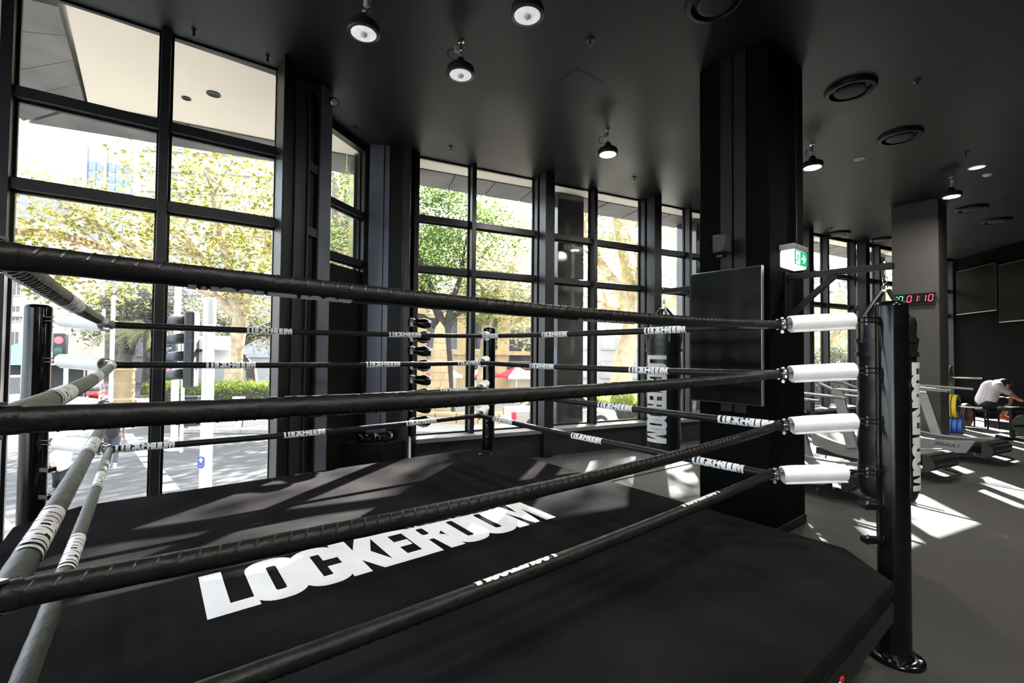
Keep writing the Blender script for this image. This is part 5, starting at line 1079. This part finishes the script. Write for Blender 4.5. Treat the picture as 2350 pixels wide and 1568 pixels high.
MB().add([(-0.6, -0.3, 2.7), (3.0, -0.3, 2.7), (3.1, -1.9, 2.0), (-0.7, -1.9, 2.0), (-0.6, -0.3, 2.62), (3.0, -0.3, 2.62), (3.1, -1.9, 1.92), (-0.7, -1.9, 1.92)], [(0, 3, 2, 1), (4, 5, 6, 7), (0, 1, 5, 4), (1, 2, 6, 5), (2, 3, 7, 6), (3, 0, 4, 7)]).build('awning', 'sign_grey', mb_, smooth=False)
pb = thing('rear_block', gpt(21.5, 62), -0.1, label='pale office block behind the yellow trees', cat='building')
MB().b2((-14, 0, 0), (46, 16, 17)).build('wall', 'office_white', pb, smooth=False); winset(pb, 4, 14, -12, 2, 3.6, 3.9, 1.8, 2.2, 0.0, 'window_grey', 'office_white')
# cafe umbrellas
ulab = ['behind the ring post', 'left of the lettered awning', 'in front of the lettered awning', 'beside the parked utility truck']
for k, (x, y) in enumerate(((-5.6, 38.0), (-2.4, 39.8), (0.4, 37.6), (3.0, 40.0))):
    t = thing('cafe_umbrella', gpt(x, y, 0.14), 0.4, label='red and white cafe umbrella '+ulab[k], cat='umbrella', group='cafe umbrellas')
    for q in range(4):
        a0, a1 = q*PI/2+PI/4, (q+1)*PI/2+PI/4; R_ = 1.75
        MB().add([(0, 0, 3.0), (R_*math.cos(a0), R_*math.sin(a0), 2.25), (R_*math.cos(a1), R_*math.sin(a1), 2.25), (0, 0, 2.96), (R_*math.cos(a0), R_*math.sin(a0), 2.05), (R_*math.cos(a1), R_*math.sin(a1), 2.05)], [(0, 1, 2), (3, 5, 4), (1, 4, 5, 2)]).build('canopy_panel', 'umbrella_red' if (q+k) % 2 else 'umbrella_white', t, smooth=False)
    MB().cyl((0, 0, 0), (0, 0, 3.0), 0.03, n=8).build('pole', 'pole_white', t); MB().lathe([(0, 0), (0.3, 0), (0.3, 0.06), (0, 0.08)], 14).build('base', 'sign_grey', t)
# ---------------------------------------------------------------- street furniture
def pole(x, y, h, r, label, name='street_pole', cap=False):
    t = thing(name, gpt(x, y, 0.1 if y < 12 else 0.0), 0, label=label, cat='pole')
    MB().cyl((0, 0, 0), (0, 0, h), r, r*0.95, n=20).build('shaft', 'pole_white', t)
    MB().lathe([(0, 0), (r*1.9, 0), (r*1.9, 0.03), (r*1.2, 0.05), (0, 0.05)], 20).build('base_plate', 'pole_white', t)
    if cap: MB().lathe([(r*1.04, h-0.42), (r*1.06, h), (r*0.9, h+0.05), (0, h+0.06)], 20).build('cap', 'sign_grey', t); MB().b2((-0.015, -r*1.02, 0.2), (0.015, -r*0.9, h-0.45)).build('cover_strip', 'sign_grey', t)
    else: MB().sphere((0, 0, h), r, 10, 6).build('cap', 'pole_white', t)
    return t
p1 = pole(-5.35, 8.1, 3.85, 0.095, 'thick white traffic signal pole on the near footpath', cap=True)
vs_, fs = fill2d([rrect(-0.06, -0.105, 0.06, 0.105, 0.055)]); g = MB(); g.add([(x-0.02, -0.102, 1.02+y) for x, y, z in vs_], fs); st = g.build('sticker', 'blue_sticker', p1, smooth=False)
g = MB(); vs_, fs = fill2d([[(-0.014, 0.0), (0.014, 0.0), (0.014, 0.035), (0.04, 0.035), (0.0, 0.085), (-0.04, 0.035), (-0.014, 0.035)]]); g.add([(x-0.02, -0.1035, 1.02+y) for x, y, z in vs_], fs); g.build('sticker_arrow', 'road_white', st, smooth=False)
g = MB(); g.box((-0.02, -0.103, 0.965), (0.05, 0.001, 0.02)); g.build('sticker_mark', 'red', st, smooth=False)
def signal(x, y, z, rz, label, n=3, k=1.0, red=False, post=True, vis=True):
    t = thing('traffic_signal', (x, y, z), rz, label=label, cat='traffic light', group='traffic signals')
    MB().b2((-0.17*k, -0.09*k, 0), (0.17*k, 0.09*k, n*0.34*k+0.1*k)).build('housing', 'signal_black', t, bev=0.04*k)
    for q in range(n):
        zc = 0.22*k+q*0.34*k
        MB().lathe([(0, 0), (0.115*k, 0), (0.115*k, 0.015), (0, 0.03)], 20, (0, -0.09*k, zc), (0, -1, 0)).build('lens', 'signal_red' if (red and q == n-1) else 'signal_green_off', t)
        if vis:
            m = MB(); nn = 12; 
            for j in range(nn+1):
                a = -0.35+(PI+0.7)*j/nn; m.v += [(0.135*k*math.cos(a), -0.09*k, zc+0.135*k*math.sin(a)), (0.13*k*math.cos(a), -0.36*k, zc-0.02+0.13*k*math.sin(a))]
            for j in range(nn): m.f.append((2*j, 2*j+1, 2*j+3, 2*j+2))
            o = m.build('visor', 'signal_black', t); sm = o.modifiers.new('s', 'SOLIDIFY'); sm.thickness = 0.012
    MB().b2((-0.03, 0.08*k, n*0.17*k), (0.03, 0.09*k+0.16, n*0.17*k+0.06)).build('bracket', 'signal_black', t)
    if post:
        yb = 0.09*k+0.2; MB().cyl((0, yb, gz(y)-z), (0, yb, n*0.34*k+0.15*k), 0.05, n=12).build('pole', 'pole_white', t)
    return t
q = at(437, 890, 8.1); signal(q.x, q.y, q.z, -1.25, 'large black traffic signal seen from its side by the thick white pole', 4, 0.92, post=False)
q = at(400, 836, 15.0); signal(q.x, q.y, q.z, -1.3, 'smaller black traffic signal further across the street', 3, 0.68)
q = at(388, 870, 22.0); t = signal(q.x, q.y, q.z, 0.1, 'pedestrian signal glowing red beside the hedge', 2, 0.75, True, vis=False)
q = at(138, 822, 13.0); signal(q.x, q.y, q.z, 0.3, 'traffic signal with a lit red arrow behind the left ring post', 2, 0.9, True, vis=False)
for k, (px, py, Y, w_, h_, lb) in enumerate(((465, 835, 8.32, 0.10, 0.5, 'narrow grey back of a street sign on the near pole'), (507, 835, 8.32, 0.16, 0.5, 'wide grey back of a street sign on the near pole'))):
    q = at(px, py, Y); t = thing('street_sign', q, 0, label=lb, cat='sign', group='sign backs'); MB().b2((-w_, -0.01, 0), (w_, 0.01, h_)).build('plate', 'sign_grey', t, bev=0.006); MB().b2((-w_, -0.20, h_*0.5), (w_, -0.011, h_*0.5+0.03)).build('clamp', 'sign_grey', t)
pole(-11.25, 15.4, 6.1, 0.10, 'tall white street pole behind the traffic signals')
pole(-27.0, 31.0, 7.5, 0.12, 'white street pole at the corner of the side street'); pole(-41.0, 46.0, 8.5, 0.13, 'white street pole far down the side street')
t = thing('rubbish_bin', gpt(-14.6, 21.0, 0.14), 0.2, label='dark tall rubbish bin on the far kerb', cat='bin'); MB().b2((-0.36, -0.3, 0), (0.36, 0.3, 1.25)).build('body', 'signal_black', t, bev=0.03); MB().b2((-0.38, -0.32, 1.25), (0.38, 0.32, 1.34)).build('lid', 'steel_dark', t, bev=0.02)
t = thing('meter_box', gpt(-12.2, 20.6, 0.14), 0.1, label='white service box on a post by the kerb', cat='box'); MB().b2((-0.22, -0.14, 0.75), (0.22, 0.14, 1.35)).build('cabinet', 'plastic_white', t, bev=0.02); MB().b2((-0.1, -0.08, 0), (0.1, 0.08, 0.75)).build('post', 'plastic_white', t)
MB().tube([(0.18, -0.1, 0.8), (0.26, -0.12, 0.5), (0.2, -0.1, 0.0)], 0.02, 6).build('cable', 'signal_black', t)
t = thing('stone_gatepost', gpt(-28.2, 33.5, 0.14), 0.2, label='old sandstone gatepost at the corner of the hedge', cat='post')
MB().lathe([(0, 0), (0.75, 0), (0.75, 0.3), (0.62, 0.4), (0.58, 2.3), (0.70, 2.45), (0.66, 2.6), (0.82, 2.75), (0.82, 2.9), (0, 2.95)], 20).build('shaft', 'sandstone', t); MB().lathe([(0.84, 2.9), (0.84, 3.0), (0, 3.02)], 20).build('cap', 'sandstone', t)
t = thing('market_tent', gpt(-31.5, 29.5), 0.3, label='blue market tent roof beyond the street window', cat='tent')
MB().add([(-2.6, -2, 2.9), (2.6, -2, 2.9), (2.6, 2, 2.9), (-2.6, 2, 2.9), (0, 0, 4.3)], [(0, 1, 4), (1, 2, 4), (2, 3, 4), (3, 0, 4), (0, 3, 2, 1)]).build('canopy', 'tent_blue', t, smooth=False)
for sx in (-2.5, 2.5):
    for sy in (-1.9, 1.9): MB().cyl((sx, sy, 0), (sx, sy, 2.9), 0.05, n=8).build('leg', 'signal_black', t)
MB().b2((-2.4, 1.7, 0.6), (2.4, 1.8, 2.9)).build('back_wall', 'signal_black', t, smooth=False)
# ---------------------------------------------------------------- vehicles
def wheel(t, x, y, r): 
    o = MB().lathe([(0, -0.10), (r*0.6, -0.10), (r*0.95, -0.09), (r, -0.06), (r, 0.06), (r*0.95, 0.09), (r*0.6, 0.10), (0, 0.10)], 24, (x, y, r), (0, 1, 0)).build('wheel', 'tyre', t)
    MB().lathe([(0, -0.112), (r*0.55, -0.108), (r*0.58, -0.1), (r*0.58, 0.1), (r*0.55, 0.108), (0, 0.112)], 16, (x, y, r), (0, 1, 0)).build('hub', 'sign_grey', o)
def loft(prof, w):
    """prof: list of (x, z, half width); closed profile extruded across"""
    m = MB(); n = len(prof); m.v += [(x, -hw, z) for x, z, hw in prof]+[(x, hw, z) for x, z, hw in prof]
    m.f += [tuple(range(n)), tuple(range(n, 2*n))[::-1]]+[(i, n+i, n+(i+1) % n, (i+1) % n) for i in range(n)]; return m
def car(name, x, y, rz, paint, label, ute=False, k=1.0):
    t = thing(name, gpt(x, y), rz, label=label, cat='car'); h = 0.88
    if ute:
        MB.build(loft([(-2.55, 0.55, .86), (-2.55, 1.08, .9), (-0.5, 1.12, .9), (-0.45, 1.12, .9), (1.0, 1.10, .9), (2.35, 0.98, .86), (2.5, 0.6, .82), (2.4, 0.42, .82), (-2.4, 0.42, .84)], 1), 'body', paint, t, bev=0.06)
        MB.build(loft([(-0.55, 1.12, .84), (-0.35, 1.62, .72), (-0.05, 1.74, .70), (0.75, 1.72, .70), (1.45, 1.12, .82)], 1), 'cabin', paint, t, bev=0.05)
        for sg in (-1, 1):
            for a, b, c_, d_ in ((-0.38, 0.25, -0.25, 0.25), (0.33, 1.25, 0.33, 0.75)): MB().add([(a, sg*0.845, 1.16), (b, sg*0.845, 1.16), (d_, sg*0.745, 1.62), (c_, sg*0.745, 1.62)], [(0, 1, 2, 3) if sg < 0 else (3, 2, 1, 0)]).build('side_window', 'car_glass', t, smooth=False)
            MB().b2((-2.57, sg*0.93, 0.72), (-2.38, sg*0.74, 1.04)).build('tail_light', 'tail_red', t, bev=0.03)
            MB().tube([(-1.75, sg*0.7, 1.12), (-0.75, sg*0.68, 1.6), (-0.5, sg*0.66, 1.66)], 0.035, 8).build('sports_bar', 'chrome', t)
            for xx in (-1.55, 1.6): wheel(t, xx, sg*0.80, 0.40)
        MB().b2((-2.66, -0.8, 0.42), (-2.5, 0.8, 0.62)).build('bumper', 'sign_grey', t, bev=0.03)
    else:
        MB.build(loft([(-2.1, 0.4, .8), (-2.15, 0.75, .82), (-2.0, 0.98, .82), (-1.0, 1.02, .85), (1.0, 0.98, .85), (2.0, 0.82, .8), (2.15, 0.5, .78), (2.0, 0.3, .78), (-2.0, 0.3, .8)], 1), 'body', paint, t, bev=0.08)
        MB.build(loft([(-1.75, 1.0, .8), (-1.2, 1.44, .66), (0.2, 1.48, .66), (1.0, 1.0, .8)], 1), 'cabin', 'car_glass', t, bev=0.06); MB.build(loft([(-1.2, 1.43, .64), (0.2, 1.47, .64), (0.15, 1.5, .6), (-1.15, 1.47, .6)], 1), 'roof', paint, t, bev=0.02)
        for sg in (-1, 1):
            MB().b2((-2.19, sg*0.78, 0.68), (-2.05, sg*0.52, 0.88)).build('tail_light', 'tail_red', t, bev=0.02)
            for xx in (-1.3, 1.3): wheel(t, xx, sg*0.74, 0.32)
        MB().b2((-2.2, -0.26, 0.55), (-2.13, 0.26, 0.68)).build('number_plate', 'road_white', t); MB().b2((-2.2, -0.6, 0.34), (-2.08, 0.6, 0.5)).build('bumper', 'signal_black', t, bev=0.03)
car('utility_truck', 2.3, 21.4, 0.25, 'car_champagne', 'champagne coloured utility truck parked by the stone wall', True)
q = at(220, 909, 36.0); car('red_car', q.x, q.y, 2.0, 'car_red', 'dark red car driving away down the side street')
q = at(285, 869, 62.0); car('white_car', q.x, q.y, 2.05, 'car_white', 'white car parked by the kerb of the side street'); q = at(276, 862, 74.0); car('white_car', q.x, q.y, 2.05, 'car_white', 'white car further down the side street, past the parked one')
t = thing('white_truck', gpt(-23.6, 22.0), -0.55, label='white flatbed truck by the blue tent', cat='truck')
MB.build(loft([(-0.9, 0.6, .95), (-0.9, 2.3, .9), (0.2, 2.35, .88), (0.75, 1.5, .93), (1.0, 1.3, .93), (1.05, 0.6, .93)], 1), 'cab', 'car_white', t, bev=0.08); MB().b2((-4.5, -1.0, 0.85), (-1.0, 1.0, 1.1)).build('tray', 'sign_grey', t, bev=0.02)
MB().b2((0.98, -0.6, 0.75), (1.07, 0.6, 1.1)).build('grille', 'sign_grey', t); MB().b2((0.9, -0.95, 0.45), (1.12, 0.95, 0.72)).build('bumper', 'car_white', t, bev=0.03)
for sg in (-1, 1):
    for xx in (0.3, -3.4): wheel(t, xx, sg*0.85, 0.42)
MB().add([(0.32, -0.86, 2.25), (0.32, 0.86, 2.25), (0.80, 0.88, 1.52), (0.80, -0.88, 1.52)], [(0, 3, 2, 1)]).build('windscreen', 'car_glass', t, smooth=False)
# ---------------------------------------------------------------- pedestrians
def walker(name, x, y, rz, k, top_m, leg_m, hair_m, label, shoes='road_white', longhair=False):
    t = thing(name, gpt(x, y), rz, label=label, cat='person')
    def p(a, b, c): return Vector((a*k, b*k, c*k))
    hipL, hipR, kL, kR, aL, aR = p(0, .09, .90), p(0, -.09, .90), p(.14, .09, .50), p(-.02, -.09, .50), p(.16, .09, .09), p(-.26, -.09, .14)
    ne, hd, sL, sR = p(.02, 0, 1.45), p(.04, 0, 1.60), p(.0, .19, 1.38), p(.0, -.19, 1.38); eL, eR, wL, wR = p(-.10, .23, 1.10), p(.10, -.23, 1.10), p(-.06, .24, .86), p(.22, -.23, .90)
    b = [(p(0, 0, .95), p(0, 0, 1.3), .13, .15), (p(0, 0, 1.3), ne, .14, .06), (ne, hd, .055, .08), (hd, hd+p(.02, 0, .05), .095, .09), (hipL, kL, .085, .06), (hipR, kR, .085, .06), (kL, aL, .055, .04), (kR, aR, .055, .04), (ne, sL, .06, .06), (ne, sR, .06, .06), (sL, eL, .05, .04), (sR, eR, .05, .04), (eL, wL, .04, .028), (eR, wR, .04, .028), (hd+p(.09, 0, -.01), hd+p(.11, 0, -.03), .014, .018)]
    for w_ in (wL, wR):
        b.append((w_, w_+p(.01, 0, -.07), .03, .032))
        for j, dy in enumerate((-.022, -.007, .008, .022)): b.append((w_+p(.012, dy, -.07), w_+p(.03, dy, -.135-.01*(j in (1, 2))), .010, .008))
        b.append((w_+p(.02, 0, -.04), w_+p(.055, 0, -.085), .011, .009))
    figure('body', t, b, 'skin', 0.016)
    figure('top', t, [(p(0, 0, .95), p(0, 0, 1.3), .16, .175), (p(0, 0, 1.3), ne-p(0, 0, .03), .165, .075), (sL, sL.lerp(eL, .6), .075, .06), (sR, sR.lerp(eR, .6), .075, .06), (p(0, .1, 1.32), sL, .1, .07), (p(0, -.1, 1.32), sR, .1, .07)], top_m, 0.018)
    figure('trousers', t, [(p(0, 0, .93), p(0, 0, .98), .15, .155), (hipL, kL, .11, .08), (hipR, kR, .11, .08), (kL, kL.lerp(aL, .8), .075, .06), (kR, kR.lerp(aR, .8), .075, .06)], leg_m, 0.018)
    hc = [(hd+p(-.02, 0, .03), hd+p(0, 0, .06), .10, .095)]
    if longhair: hc.append((hd+p(-.05, 0, .0), p(-.09, 0, 1.30), .10, .07))
    figure('hair', t, hc, hair_m, 0.016)
    for an_, dz in ((aL, -.03), (aR, -.02)): figure('shoe', t, [(an_+p(-.04, 0, dz-.02), an_+p(.14, 0, dz-.035), .045, .035)], shoes, 0.016)
q = at(256, 1076, 12.6); walker('person', q.x, 12.6, 2.2, 0.97, 'cloth_black', 'cloth_grey', 'hair_dark', 'walking pedestrian in dark clothes and white shoes on the crossing')
q = at(138, 1128, 10.2); walker('person', q.x, 10.2, -0.6, 0.60, 'cloth_white', 'cloth_black', 'hair_brown', 'small brown-haired pedestrian in a white top by the crossing', 'signal_black', True)
